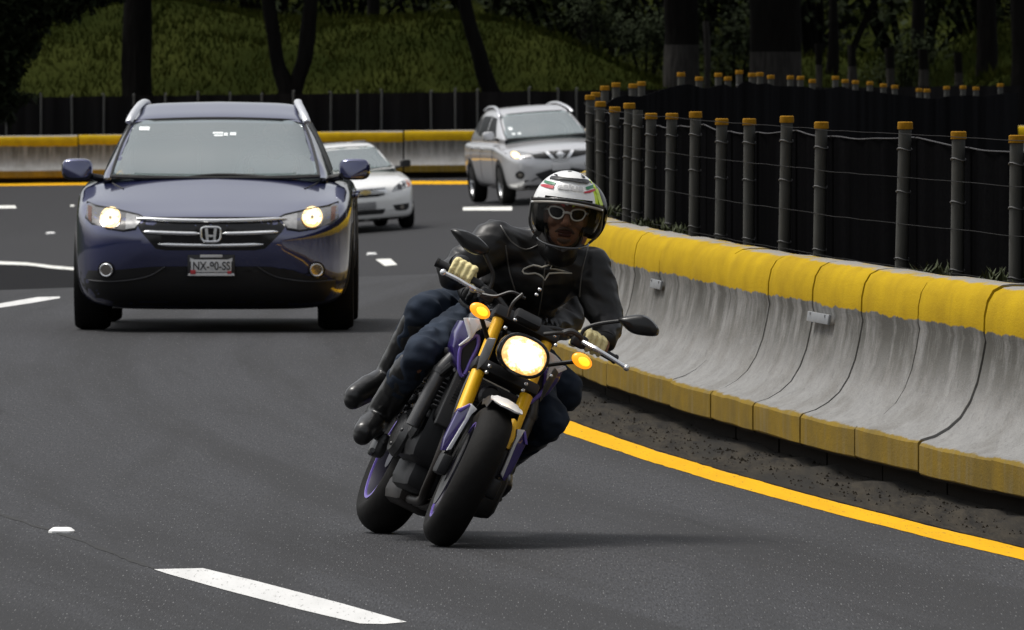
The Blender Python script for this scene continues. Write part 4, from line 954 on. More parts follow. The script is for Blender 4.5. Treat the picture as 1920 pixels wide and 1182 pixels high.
for s_ in (-1, 1):
    pg = [(s_ * a, b) for a, b in [(.42, .60), (.46, .665), (.60, .735), (.72, .775), (.765, .74), (.76, .66), (.60, .62)]]
    h = panel('headlight', pg[::s_], lb, mat('lamp_clear', (.30, .31, .31), .12, .5, .5, 22, coat=.6), root)
    mb = MB(); disc(mb, (s_ * .56, .665), .045, lb, .01, .01); disc(mb, (s_ * .64, .69), .03, lb, .01, .01); mb.build('reflector', mat('lamp_dark', (.07, .07, .075), .15, .7), h)
    panel('side_lamp', [(s_ * a, b) for a, b in [(.695, .76), (.755, .745), (.76, .665), (.70, .65)]][::s_], lb, mat('amber_side', (.42, .12, .05), .25), h, .01, .01)
    f = panel('fog_recess', [(s_ * a, b) for a, b in [(.42, .39), (.69, .40), (.68, .32), (.62, .29), (.46, .30)]][::s_], lb, M_blk, root)
    mb = MB(); disc(mb, (s_ * .57, .345), .035, lb, .01, .01); mb.build('fog_lamp', M_lampin, f)
panel('lower_intake', [(-.30, .34), (.30, .34), (.26, .265), (-.26, .265)], lb, M_blk, root)
pl = MB().box((0, -.025, .405), (.30, .012, .11), bev=.004).build('number_plate', mat('plate_grey', (.22, .22, .22), .5, var=.5, scale=40), root)
panel('lower_bumper', [(-.78, .2), (.78, .2), (.78, .13), (-.78, .13)], lb, M_blk, root, .004)
# ---------------------------------------------------------------- motorcycle and riders (shared frame: x across, y backwards, z up, origin at the front tyre's contact)
YAW, LEAN = 10.3, 26.2
P0 = near(815, 1025); P0.z = .006
BM = Matrix.Translation(P0) @ Matrix.Rotation(R(YAW), 4, 'Z') @ Matrix.Rotation(R(LEAN), 4, 'Y'); BI = BM.inverted()
cL, sL = math.cos(R(LEAN)), math.sin(R(LEAN))
def bl(px, py, s):                                           # picture measure -> place in the machine's frame at depth s
    p = at(px, py, P0.y + s * math.cos(R(YAW))); 
    q = BI @ p; return q
M_mblk = mat('bike_black', (.006, .006, .0065), .5, var=.3, scale=40); M_eng = mat('engine_dark', (.008, .008, .009), .5, .3, .4, 30)
M_sil = mat('engine_silver', (.085, .085, .085), .40, .6, .4, 25); M_gld = mat('fork_gold', (.90, .50, .006), .38, .1, .08, 60)
M_pur = mat('purple_paint', (.040, .020, .17), .28, .15, .1, 30, coat=.8); M_purl = mat('purple_trim', (.17, .12, .46), .35, .1, .1)
M_wht = mat('white_panel', (.80, .80, .80), .3, 0, .05, coat=.5); M_btyre = mat('bike_tyre', (.008, .0075, .007), .75, 0, .4, 25, .25, spec=.15)
M_btyre2 = M_btyre
bike = empty('motorcycle', BM); tag(bike, 'dark naked motorcycle with gold forks and lit headlight leaning into the bend', 'motorcycle')
def bwheel(cy, cz, Rr, wd, name='wheel'):
    T = Matrix.Translation((0, cy, cz)); h = wd * .46; prof = []
    for a in range(-80, 81, 10): prof.append((Rr - h * (1 - math.cos(R(a))), wd / 2 * math.sin(R(a)) / math.sin(R(80))))
    prof = [(Rr - h - .03, -wd * .40)] + prof + [(Rr - h - .03, wd * .40)]
    t = MB().lathe(prof, T, 56, closed=True).build(name, M_btyre, bike)
    rg = Rr - h - .03; mb = MB()
    mb.lathe([(rg, -wd * .41), (rg + .008, -wd * .42), (rg - .012, -wd * .40), (rg - .03, -wd * .2), (rg - .03, wd * .2), (rg - .012, wd * .40), (rg + .008, wd * .42), (rg, wd * .41)], T, 48, closed=True)
    mb.lathe([(0, -wd * .35), (.05, -wd * .35), (.05, wd * .35), (0, wd * .35)], T, 20)
    for q in range(5):
        a = 2 * math.pi * q / 5 + .3
        for da in (-.16, .16): mb.tube([(0, cy + .045 * math.cos(a), cz + .045 * math.sin(a)), (0, cy + (rg - .02) * math.cos(a + da), cz + (rg - .02) * math.sin(a + da))], [.02, .014], 8)
    mb.build('rim', mat('rim_dark', (.014, .012, .026), .4, .3, .1), t)
    mb = MB()
    for s_ in (-1, 1): mb.lathe([(rg + .004, s_ * wd * .425), (rg + .006, s_ * (wd * .425 + .003)), (rg - .004, s_ * (wd * .415 + .005)), (rg - .005, s_ * wd * .405)], T, 48, closed=True)
    mb.build('rim_stripe', M_purl, t)
    return t
fw = bwheel(0, .285, .285, .138); fw.matrix_basis = Matrix.Rotation(R(-5), 4, 'Z'); rw = bwheel(1.40, .295, .295, .178)
for s_ in (-1, 1):
    mb = MB().lathe([(.055, s_ * .066), (.148, s_ * .066), (.148, s_ * .071), (.055, s_ * .071)], Matrix.Translation((0, 0, .285)), 40, closed=True); mb.build('brake_disc', M_sil, fw)
sf = lambda v: .035 + (v - .285) * .445
for s_ in (-1, 1):
    x = s_ * .103
    fo = MB().tube([(x, sf(.93), .93), (x, sf(.715), .715)], .0225, 16).tube([(x, sf(.665), .665), (x, sf(.44), .44)], .026, 16).build('fork', M_gld, bike)
    MB().tube([(x, sf(.45), .45), (x, sf(.30), .30)], .018, 12).box((x, .01, .285), (.045, .09, .08), bev=.012).build('fork_leg', M_mblk, fo)
    MB().box((s_ * .085, .135, .30), (.035, .10, .075), bev=.012).box((s_ * .088, .12, .35), (.03, .06, .05), bev=.01).build('brake_caliper', M_sil, fo)
for v_ in (.905, .690):
    mb = MB().box((0, sf(v_), v_), (.27, .075, .05), Matrix.Rotation(R(-24), 3, 'X'), .012)
    mb.build('triple_clamp', M_mblk, bike)
for s_ in (-1, 1):
    for k in (0, 1): MB().ell((s_ * .078, sf(.69) - .042, .677 + .026 * k), (.008, .006, .008), nu=10, nv=8).build('clamp_bolt', M_chrome, bike)
# front fender and its side blades
mb = MB(); rings = []
for a in fr(72, 132, 6):
    rr_ = .306; w_ = .066 - .012 * abs(a - 80) / 50
    c = Vector((0, -rr_ * math.cos(R(a)), .285 + rr_ * math.sin(R(a)))); nrm = Vector((0, -math.cos(R(a)), math.sin(R(a))))
    rings.append([c + Vector((x, 0, 0)) + nrm * (.012 * (1 - (x / .07) ** 2) - (.03 if abs(x) > .06 else 0)) for x in (-w_, -w_ * .9, -w_ * .5, 0, w_ * .5, w_ * .9, w_)] + [c + Vector((x, 0, 0)) + nrm * (.012 * (1 - (x / .07) ** 2) - .006 - (.03 if abs(x) > .06 else 0)) for x in (w_, w_ * .9, w_ * .5, 0, -w_ * .5, -w_ * .9, -w_)])
fe = mb.loft(rings).build('front_fender', M_mblk, bike)
rings = []
for a in (62, 65, 70, 75, 79):
    rr_ = .318; q_ = {62: .45, 65: .82, 70: 1, 75: 1, 79: .96}[a]; c = Vector((0, -rr_ * math.cos(R(a)), .285 + rr_ * math.sin(R(a)))); nrm = Vector((0, -math.cos(R(a)), math.sin(R(a))))
    rings.append([c + Vector((x, 0, 0)) + nrm * (.012 * (1 - (x / .07) ** 2) - (.008 if abs(x) > .06 else 0)) for x in [q_ * t_ for t_ in (-.066, -.045, 0, .045, .066)]] + [c + Vector((x, 0, 0)) + nrm * (.004 - .006 * (x / .066) ** 2) for x in [q_ * t_ for t_ in (.066, .045, 0, -.045, -.066)]])
MB().loft(rings).build('fender_crest', M_wht, fe)
for s_ in (-1, 1):
    L_ = lambda pts, s: [Vector((s_ * abs(q.x), q.y, q.z)) for q in [bl(a, b, s) for a, b in pts]]
    bp = MB().prism(L_([(860, 768), (884, 757), (875, 790), (842, 846), (828, 845), (834, 822)], .00), (0, .05, 0), bev=.003).build('fork_guard', M_pur, fe)
    MB().prism(L_([(884, 757), (895, 768), (884, 778), (846, 843), (837, 845), (872, 787)], -.012), (0, .03, 0), bev=.002).build('guard_edge', M_wht, bp)
    MB().prism(L_([(858, 769), (882, 757), (882, 762), (862, 773)], -.012), (0, .02, 0), bev=.0015).build('guard_edge', M_purl, bp)
# headlight
hc = Vector((-.004, .06, .785))
def hp(k, y, n=28, sx=.089, sz=.069, p=.80): return [hc + Vector((k * sx * abs(math.cos(a)) ** p * (1 if math.cos(a) > 0 else -1), y, k * sz * (1 - .16 * math.cos(a) ** 2 * (math.sin(a) < 0)) * abs(math.sin(a)) ** p * (1 if math.sin(a) > 0 else -1))) for a in [2 * math.pi * i / n for i in range(n)]]
hd = MB().loft([hp(1.0, -.035), hp(1.08, -.02), hp(1.1, .02), hp(.95, .09), hp(.6, .13)]).build('headlight', M_gloss, bike)
g = NT('headlight_lit'); o = g.coord('Object'); x3 = g.xyz(o)
dx = g.math('DIVIDE', g.math('ADD', x3[0], .004), .089); dz = g.math('DIVIDE', g.math('SUBTRACT', x3[2], .785), .069)
rad = g.math('SQRT', g.math('ADD', g.math('MULTIPLY', dx, dx), g.math('MULTIPLY', dz, dz)))
fac = g.math('MULTIPLY', g.math('ARCTAN2', dz, dx), 3.0)
nz = g.noise(g.coord('Object', (38, 38, 38)), 1, 3, .7); rr_ = g.math('ADD', rad, g.math('MULTIPLY', g.math('SUBTRACT', nz, .5), 1.0))
col = g.mix(g.ramp(rr_, .35, .92), (1, .91, .66), (1.0, .50, .08)); st = g.ramp(rr_, .3, .9, 9, .8)
g.put(g.p.inputs['Emission Color'], col); g.put(g.p.inputs['Emission Strength'], st); g.p.inputs['Base Color'].default_value = (.8, .7, .5, 1); g.p.inputs['Roughness'].default_value = .2
MB().loft([hp(1.0, -.036), hp(.97, -.046), hp(.8, -.056), hp(.5, -.062), hp(.15, -.065)]).build('lamp_lens', g.m, hd)
MB().tube(hp(1.03, -.036), .009, 8, closed=True).build('lamp_bezel', M_gloss, hd)
for s_ in (-1, 1):                                            # side wings of the lamp bracket and chrome screws
    MB().prism([(s_ * .125, .03, .80), (s_ * .15, .05, .79), (s_ * .145, .06, .71), (s_ * .135, .05, .66), (s_ * .118, .03, .72)], (0, .02, 0), bev=.004).build('lamp_bracket', M_sil, hd)
for x, z in ((-.112, .85), (.09, .876), (.124, .765)): MB().ell((x, .03, z), (.008, .007, .007), nu=10, nv=8).build('lamp_screw', M_chrome, hd)
# instruments and small hardware over the lamp
ms = MB().box((-.02, .20, .925), (.11, .04, .06), Matrix.Rotation(R(-50), 3, 'X'), .015).build('instrument_panel', M_mblk, bike)
MB().tube(cr([(-.10, .15, .90), (-.11, .13, .95), (-.09, .14, 1.0)], 5), .0065, 8).build('cable', mat('cable_grey', (.035, .033, .030), .5, .1), bike)
MB().tube(cr([(.05, .14, .9), (.10, .13, .93), (.16, .2, .95)], 5), .008, 8).build('cable', MATS['cable_grey'], bike)
for a, b in ((1012, 543), (1006, 553), (966, 600), (1040, 630)): MB().ell(bl(a, b, .22), (.008, .006, .006), nu=10, nv=8).build('bracket_bolt', M_chrome, bike)
MB().tube(cr([bl(1050, 628, .24), bl(1068, 621, .24), bl(1084, 628, .26), bl(1090, 636, .28)], 5), .011, 8).build('brake_hose', M_sil, bike)
# handlebar, grips, levers, mirrors
hb = cr([(-.385, .47, .985), (-.26, .44, .985), (-.14, .39, .965), (-.06, .36, .93), (.06, .36, .93), (.14, .39, .955), (.26, .44, .965), (.40, .47, .955)], 6)
hbar = MB().tube(hb, .0115, 10).build('handlebar', M_mblk, bike)
for s_ in (-1, 1):
    a = hb[0] if s_ < 0 else hb[-1]; b = hb[9] if s_ < 0 else hb[-10]
    MB().tube([a, a + (b - a) * .04, a + (b - a) * .05, b], [.019, .019, .0165, .0165], 12).build('grip', M_mblk, hbar)
MB().tube(cr([bl(906, 550, .40), bl(885, 540, .34), bl(858, 524, .34), bl(836, 513, .35)], 5), [.010] * 6 + [.008] * 10, 8).ell(bl(831, 511, .35), (.013, .013, .013), nu=12, nv=8).build('brake_lever', M_chrome, hbar)
MB().tube(cr([bl(1094, 642, .40), bl(1118, 655, .34), bl(1145, 671, .34), bl(1170, 687, .35)], 5), [.010] * 6 + [.008] * 10, 8).ell(bl(1175, 690, .35), (.013, .013, .013), nu=12, nv=8).build('clutch_lever', M_chrome, hbar)
MB().box(bl(912, 553, .42), (.06, .05, .05), bev=.012).build('switch_gear', M_mblk, hbar)
MB().box(bl(1086, 640, .42), (.06, .05, .05), bev=.012).build('switch_gear', M_mblk, hbar)
MB().tube(cr([bl(905, 552, .3), bl(930, 556, .27), bl(960, 548, .26), bl(985, 560, .25)], 6), .006, 6).build('brake_hose', M_mblk, hbar)
def mirror(pts, stalk, s, bend):
    P_ = [bl(a, b, s) for a, b in pts]; c = sum(P_, Vector()) / len(P_); rings = []
    P_ = cr(P_, 5, True)
    for k, dy in ((.55, -.032), (.85, -.024), (1.0, -.005), (1.0, .012), (.93, .016)): rings.append([c + (p - c) * k + Vector((0, dy, 0)) for p in P_])
    o = MB().loft(rings).build('mirror', mat('mirror_black', (.016, .016, .016), .3, spec=.4), bike)
    MB().tube(cr([bl(a, b, d) for a, b, d in stalk], 5), .0075, 8).build('mirror_stalk', M_mblk, o)
mirror([(846, 431), (868, 431), (896, 444), (916, 464), (914, 476), (892, 478), (872, 468), (857, 450)], [(912, 556, .42), (925, 520, .42), (915, 490, .41), (902, 466, .40)], .39, 1)
mirror([(1160, 598), (1182, 592), (1206, 591), (1224, 602), (1235, 618), (1231, 630), (1208, 630), (1186, 625), (1170, 612)], [(1086, 640, .42), (1096, 618, .42), (1122, 608, .41), (1165, 602, .40)], .39, 1)
# turn signals
M_sig = mat('amber_lit', (.9, .3, .02), .3, emit=(1.0, .30, .01), estr=1.15, var=.1); M_sigc = mat('amber_lit_core', (1, .6, .05), .3, emit=(1.0, .56, .02), estr=1.5, var=.1)
for (a, b), st in (((900, 583), -1), ((1091, 677), 1)):
    c = bl(a, b, .20); rot = Matrix.Rotation(R(4), 3, 'Y')
    o = MB().ell(c, (.042, .022, .027), rot).build('turn_signal', M_sig, bike)
    MB().ell(c + Vector((.004, -.012, 0)), (.027, .0135, .017), rot).build('signal_core', M_sigc, o)
    MB().tube([c + Vector((0, .015, 0)), Vector((st * .12, .25, .80))], .009, 8).build('signal_stem', M_mblk, o)
# tank, side scoops, radiator, engine, frame
tank = MB()
tank.ell((0, .62, .84), (.165, .27, .135)); tank.ell((0, .50, .86), (.15, .16, .10)); tank.ell((0, .75, .80), (.13, .2, .12))
tk = link('tank', blob(tank, .012, 8), M_gloss, bike)
for s_ in (-1, 1):
    L_ = lambda pts, s: [Vector((s_ * abs(q.x), q.y, q.z)) for q in [bl(a, b, s) for a, b in pts]]
    sc = MB().prism(L_([(868, 600), (884, 612), (897, 632), (893, 662), (874, 704), (862, 704), (853, 672), (848, 652), (856, 622)], .385), (0, .12, 0), bev=.008).build('side_scoop', M_pur, bike)
    MB().tube(cr(L_([(864, 653), (872, 645), (885, 634), (896, 631), (896, 650), (884, 675), (873, 700), (866, 705), (861, 692), (861, 669)], .37), 4, True), .0075, 8, closed=True).build('scoop_rim', M_purl, sc)
    MB().prism(L_([(866, 656), (886, 638), (893, 636), (891, 650), (880, 675), (870, 697), (865, 690)], .378), (0, .02, 0)).build('scoop_mesh', M_mblk, sc)
    MB().prism(L_([(880, 596), (905, 599), (928, 607), (928, 613), (905, 615), (893, 622), (886, 635), (882, 632)], .352), (0, .03, 0), bev=.003).build('scoop_cover', M_wht, sc)
    MB().prism(L_([(870, 597), (878, 596), (887, 632), (880, 640), (862, 650), (861, 647), (880, 632)], .350), (0, .02, 0), bev=.002).build('scoop_edge', M_wht, sc)
rad_ = MB().box((0, .345, .54), (.30, .035, .24), Matrix.Rotation(R(-14), 3, 'X'), .008)
rd = rad_.build('radiator', M_mblk, bike)
mb = MB()
for k in range(16): mb.box((0, .325 - .015 * (k / 15 - .5) * 4 * .25, .44 + .2 * k / 15), (.26, .012, .003))
mb.build('radiator_fin', mat('fin_grey', (.04, .04, .04), .5, .5), rd)
MB().lathe([(0, 0), (.042, 0), (.044, .01), (.035, .03), (0, .034)], Matrix.Translation((-.02, .22, .60)) @ Matrix.Rotation(R(-90), 4, 'Z'), 24).build('horn', M_mblk, bike)
eng = MB().box((0, .62, .42), (.34, .40, .30), bev=.05).box((0, .50, .52), (.30, .24, .22), Matrix.Rotation(R(-20), 3, 'X'), .03).box((0, .70, .24), (.24, .36, .14), bev=.04)
en = eng.build('engine', M_eng, bike)
for s_ in (-1, 1):
    MB().lathe([(0, .0), (.095, 0), (.10, .015), (.085, .04), (.05, .048), (0, .05)], Matrix.Translation((s_ * .165, .68, .36)) @ (Matrix.Rotation(0 if s_ > 0 else math.pi, 4, 'Z')), 28).build('engine_cover', M_sil, en)
    MB().lathe([(0, .0), (.055, 0), (.058, .012), (.04, .03), (0, .032)], Matrix.Translation((s_ * .165, .50, .40)) @ (Matrix.Rotation(0 if s_ > 0 else math.pi, 4, 'Z')), 24).build('engine_cover', M_sil, en)
mb = MB()
for x in (-.085, 0, .085): mb.tube(cr([(x, .42, .47), (x, .33, .42), (x * .9, .30, .30), (x * .7, .36, .19), (x * .4, .5, .15), (x * .3, .8, .15)], 6), .019, 10)
mb.box((.02, .95, .18), (.2, .34, .12), bev=.04); mb.tube([(.09, 1.05, .19), (.15, 1.18, .22)], .04, 14); mb.build('exhaust', mat('exhaust_dark', (.016, .012, .009), .5, .5, .4, 12), bike)
for s_ in (-1, 1):
    x = s_ * .19
    f_ = MB().tube([(x * .86, .46, .72), (x, .45, .63), (x * 1.05, .44, .385)], [.02, .030, .027], 12).lathe([(.0, 0), (.034, 0), (.034, .02), (0, .02)], Matrix.Translation((x, .45, .63)) @ Matrix.Rotation(R(90), 4, 'Y'), 16).build('frame_spar', M_sil, bike)
    MB().tube(cr([(x * .8, .40, .72), (x, .6, .68), (x, .85, .58), (x * .9, 1.0, .42)], 5), .026, 10).build('frame_rail', M_mblk, bike)
    pg = MB().tube([(s_ * .15, .86, .315), (s_ * .29, .84, .305)], .013, 10); pg.box((s_ * .155, .88, .36), (.02, .08, .14), bev=.008); pg.ell((s_ * .295, .84, .303), (.012, .012, .012), nu=10, nv=6); pg.build('footpeg', M_sil, bike)
    pg = MB().tube([(s_ * .14, 1.2, .50), (s_ * .27, 1.18, .49)], .013, 10); pg.box((s_ * .14, 1.12, .56), (.02, .22, .05), Matrix.Rotation(R(25), 3, 'X'), .01); pg.build('passenger_peg', M_sil, bike)
    MB().box((s_ * .125, 1.17, .325), (.03, .50, .07), Matrix.Rotation(R(-7), 3, 'X'), .012).build('swingarm', M_sil, bike)
    if s_ < 0:
        ac = MB()
        for (yy, zz, r_) in ((.74, .50, .030), (.78, .46, .026), (.70, .56, .028), (.82, .42, .022)): ac.ell((-.20, yy, zz), (.03, r_, r_), nu=14, nv=10)
        ac.tube(cr([(-.2, .74, .58), (-.23, .72, .53), (-.21, .74, .47)], 5), .012, 8); ac.build('engine_fitting', mat('polished_part', (.40, .40, .41), .22, .9), en)
        MB().box((-.21, .86, .285), (.05, .12, .10), bev=.02).tube(cr([(-.21, .86, .25), (-.24, .80, .24), (-.25, .72, .25)], 4), .01, 8).build('brake_pedal', M_sil, bike)
for k in range(7):                                             # cooling ribs of the cylinder block
    MB().box((-.156, .50, .46 + .02 * k), (.03, .20 - .01 * k, .006), Matrix.Rotation(R(-20), 3, 'X'), .002).build('engine_rib', M_sil, en)
for (yy, zz) in ((.62, .30), (.76, .30), (.62, .43), (.76, .43), (.45, .43), (.53, .36)): MB().ell((-.214, yy, zz), (.006, .008, .008), nu=8, nv=6).build('cover_bolt', M_sil, en)
MB().tube(cr([(-.10, .12, .36), (-.125, .16, .50), (-.12, .24, .66), (-.08, .33, .86)], 6), .006, 8).build('brake_hose', M_mblk, bike)
MB().tube(cr([(.10, .12, .36), (.125, .16, .50), (.12, .24, .66), (.08, .33, .86)], 6), .006, 8).build('brake_hose', M_mblk, bike)
MB().tube(cr([(-.17, .40, .66), (-.20, .46, .56), (-.18, .52, .48)], 6), .014, 8).build('coolant_hose', M_mblk, bike)
st = MB().box((0, .95, .79), (.24, .38, .07), bev=.03).box((0, 1.25, .86), (.20, .32, .07), Matrix.Rotation(R(6), 3, 'X'), .03).box((0, 1.2, .78), (.14, .5, .08), bev=.02)
st.build('seat', M_mblk, bike)
MB().box((.185, .70, .29), (.12, .42, .20), bev=.04).box((.20, .98, .25), (.10, .26, .12), bev=.03).build('lower_cover', M_mblk, bike)
MB().tube(cr([(.16, .86, .24), (.23, .95, .17), (.25, 1.12, .20)], 5), .013, 8).box((.255, 1.14, .205), (.03, .06, .02), bev=.006).build('side_stand', M_mblk, bike)
tl = MB().box((0, 1.48, .84), (.12, .08, .05), bev=.015).box((0, 1.55, .62), (.16, .02, .30), Matrix.Rotation(R(25), 3, 'X'), .006).build('tail', M_mblk, bike)

# ---------------------------------------------------------------- the riders
M_leather = mat('black_leather', (.0065, .0062, .006), .42, 0, .4, 35, .3, spec=.38, bdist=.003)
M_denim = mat('blue_denim', (.022, .031, .048), .9, 0, .95, 7, .5, spec=.2, bdist=.004)
M_boot = mat('boot_leather', (.012, .012, .012), .30, 0, .3, 25, .25, bdist=.003)
M_glove = mat('cream_glove', (.76, .66, .33), .75, 0, .18, 60, .3)
M_skin = mat('skin_tan', (.25, .125, .078), .6, 0, .25, 60, .15, spec=.2)
M_lip = mat('lips', (.075, .03, .025), .7, spec=.05)
M_hw = mat('helmet_white', (.78, .78, .76), .22, 0, .03, 10, coat=.8); M_hb = mat('helmet_black', (.012, .012, .012), .25)
M_grn = mat('stripe_green', (.02, .16, .07), .4); M_rd = mat('stripe_red', (.42, .015, .03), .4); M_lime = mat('lime_decal', (.60, .80, .01), .4)
M_lens2 = mat('sunglass_lens', (.003, .003, .004), .5, spec=.03); M_frame = mat('sunglass_frame', (.78, .80, .80), .3)
def limb(mb, pts, rr_):
    for a, b, ra, rb in zip(pts, pts[1:], rr_, rr_[1:]): mb.cap(a, b, ra, rb, n=16)
    return mb
def person(label, J, rider=True):
    root = empty('person', BM); tag(root, label, 'person')
    v = {k: Vector(p) for k, p in J.items() if k != 'boot'}
    # one continuous body under the clothes
    b = MB(); b.ell(v['pelvis'], (.13, .11, .11)); limb(b, [v['pelvis'], v['belly'], v['chest'], v['neck']], [.11, .115, .12, .055])
    b.cap(v['shR'], v['shL'], .055, .055); b.cap(v['neck'], v['head'], .052, .05)
    for s_ in 'RL': limb(b, [v['sh' + s_], v['el' + s_], v['hand' + s_]], [.05, .04, .028]); limb(b, [v['hip' + s_], v['kn' + s_], v['an' + s_]], [.075, .055, .038]); b.cap(v['an' + s_], v['toe' + s_], .035, .03)
    bme = blob(b, .014, 5)
    body = link('body', bme, M_skin, root)
    # jacket
    j = MB(); ch = v['chest']; up = (v['neck'] - v['pelvis']).normalized(); ax = (v['shL'] - v['shR']).normalized(); rot = Matrix((ax, up.cross(ax) * 1.0, up)).transposed().to_3x3()
    j.ell(v['pelvis'] + up * .08, (.172, .135, .13), rot); j.ell(v['belly'], (.175, .135, .16), rot); j.ell(ch, (.20, .14, .17), rot)
    j.cap(v['shR'], v['shL'], .082, .082); j.cap(v['chest'] + up * .1, v['neck'] + up * .015, .10, .072)
    for s_ in 'RL':
        limb(j, [v['sh' + s_], v['el' + s_], v['wr' + s_]], [.086, .068, .047]); 
        m_ = v['sh' + s_] * .55 + v['el' + s_] * .45; j.cap(v['sh' + s_], m_, .088, .073)
    jme = blob(j, .008, 5, .010, (7, 7, 13)); link('jacket', jme, M_leather, root)
    # trousers
    t = MB(); t.ell(v['pelvis'], (.165, .14, .12))
    for s_ in 'RL': limb(t, [v['hip' + s_], v['kn' + s_], v['an' + s_]], [.092, .066, .050]); t.cap(v['hip' + s_], v['hip' + s_] * .5 + v['kn' + s_] * .5, .092, .080)
    tme = blob(t, .009, 4, .012, (10, 10, 13)); link('jeans', tme, M_denim, root)
    for s_ in 'RL':
        bo = MB(); a, k, to = v['an' + s_], v['kn' + s_], v['toe' + s_]; d = (to - a); heel = a - d.normalized() * .055 + Vector((0, 0, -.055))
        bt = J.get('boot', .55)[0] if isinstance(J.get('boot'), tuple) else .5
        limb(bo, [a + (k - a) * bt, a], [.064, .058]); limb(bo, [a + Vector((0, 0, -.02)), a + d * .6, to], [.055, .05, .043]); bo.cap(heel, to + Vector((0, 0, -.022)), .034, .036)
        link('boot', blob(bo, .006, 6, .0015, (14, 14, 14)), M_boot, root)
    # gloves: palm, four curled fingers and a thumb round the grip
    for s_ in 'RL':
        if rider: c, axis = v['grip' + s_], (hb[9] - hb[0]).normalized() if s_ == 'R' else (hb[-10] - hb[-1]).normalized()
        else: c, axis = v['hand' + s_], Vector((1 if s_ == 'R' else -1, 0, 0))
        fwd = Vector((0, -1, 0)); fwd = (fwd - axis * fwd.dot(axis)).normalized(); upv = Vector((0, 0, 1)); upv = (upv - axis * upv.dot(axis) - fwd * upv.dot(fwd)).normalized()
        pos = lambda off, ang, r_: c + axis * off + fwd * (r_ * math.cos(R(ang))) + upv * (r_ * math.sin(R(ang)))
        h = MB()
        for off in (-.03, -.010, .010, .03): h.cap(pos(off, 165, .045), pos(off * 1.02, 95, .038), .018, .0155)
        h.cap(pos(-.02, 170, .05), v['wr' + s_], .033, .032); h.cap(pos(.02, 170, .05), v['wr' + s_], .033, .032)
        for k, (off, ln) in enumerate(((-.036, .86), (-.0125, .97), (.0125, 1.0), (.037, .93))):
            q = [pos(off, a_, r_) for a_, r_ in ((98, .038), (48, .040), (48 - 62 * ln, .036), (48 - 112 * ln, .031))]; limb(h, q, [.0145, .0125, .0115, .0100])
        q = [pos(.052, 190, .04), pos(.066, 245, .036), pos(.060, 300, .031)]; limb(h, q, [.016, .0135, .0115])
        link('glove', blob(h, .0035, 2, .0012, (60, 60, 60)), M_glove if rider else M_leather, root)
        cu = MB(); d = (v['el' + s_] - v['wr' + s_]).normalized(); cu.tube([v['wr' + s_] - d * .012, v['wr' + s_] + d * .03], [.047, .052], 18); cu.build('cuff', M_leather, root)
    return root, v, jme
rider_J = dict(pelvis=(0, .94, .89), belly=(.012, .86, 1.01), chest=(.025, .76, 1.14), neck=(.015, .68, 1.285), head=(.0, .66, 1.36),
  shR=(-.175, .70, 1.165), shL=(.20, .70, 1.235), elR=(-.285, .60, .985), elL=(.335, .62, 1.075), wrR=(-.29, .505, 1.010), wrL=(.335, .51, 1.005), handR=(-.285, .44, .995), handL=(.33, .45, .965),
  gripR=tuple(hb[5]), gripL=tuple(hb[-6]), hipR=(-.10, .92, .84), hipL=(.10, .92, .84), knR=(-.285, .50, .645), knL=(.285, .50, .640), anR=(-.262, .84, .385), anL=(.225, .84, .42), toeR=(-.315, .68, .30), toeL=(.25, .68, .35), boot=(.78,))
rroot, v, jme = person('person in white open helmet, sunglasses and black leather jacket riding the motorcycle', rider_J)
# jacket emblem: raised pale outline on the chest
jb = mbvh(jme); DW = (BI.to_3x3() @ Vector((0, 1, 0))).normalized()
em = [(815, 300), (760, 318), (690, 292), (600, 278), (500, 312), (420, 350), (395, 395), (425, 435), (500, 444), (640, 430), (720, 462), (775, 500), (822, 565), (862, 490), (905, 435), (1100, 424), (1330, 432), (1180, 392), (1020, 352), (925, 345), (965, 255), (905, 268), (850, 292)]
pts = []
for a, b in em:
    o = bl(a / 9.85 + 940, b / 9.85 + 480, -.6); h = jb.ray_cast(o, DW)
    if h[0] is not None: pts.append(h[0] - DW * .003)
MB().tube(pts, .0036, 6, closed=True).build('jacket_emblem', mat('emblem_pale', (.46, .44, .38), .5), rroot)
mb = MB()                                                     # seams and zip of the jacket
for ln in ([(1030, 468), (1025, 500), (1018, 560), (1010, 610)], [(938, 432), (958, 462), (985, 478), (1010, 470)], [(1108, 470), (1095, 520), (1090, 570)], [(948, 470), (955, 520), (970, 570)]):
    q = []
    for p in cr([(a, b, 0) for a, b in ln], 8):
        h = jb.ray_cast(bl(p.x, p.y, -.6), DW)
        if h[0] is not None: q.append(h[0] - DW * .001)
    if len(q) > 2: mb.tube(q, .003, 6)
mb.build('jacket_seam', mat('seam', (.075, .072, .066), .4), rroot)
# head, face and helmet in the head's own frame (x right in the picture, y back, z up)
def head_frame(px, py, s, roll, yaw=0):
    c = BM @ bl(px, py, s); return BI @ (Matrix.Translation(c) @ Matrix.Rotation(R(yaw), 4, 'Z') @ Matrix.Rotation(R(roll), 4, 'Y'))
HM = head_frame(1061, 405, .66, 7.0, 2)
fc = MB()
fc.ell((0, .0, .01), (.074, .092, .112)); fc.ell((0, -.022, -.058), (.058, .066, .062)); fc.ell((0, -.078, -.098), (.026, .02, .02))
fc.cap((0, -.088, .018), (0, -.112, -.026), .010, .0145); fc.ell((-.012, -.100, -.030), (.010, .010, .008)); fc.ell((.012, -.100, -.030), (.010, .010, .008))
fc.cap((-.045, -.068, .030), (.045, -.068, .030), .018, .018); fc.ell((-.046, -.055, -.022), (.024, .03, .022)); fc.ell((.046, -.055, -.022), (.024, .03, .022))
fc.cap((-.020, -.086, -.060), (.020, -.086, -.060), .009, .009); fc.cap((-.018, -.084, -.073), (.018, -.084, -.073), .009, .009)
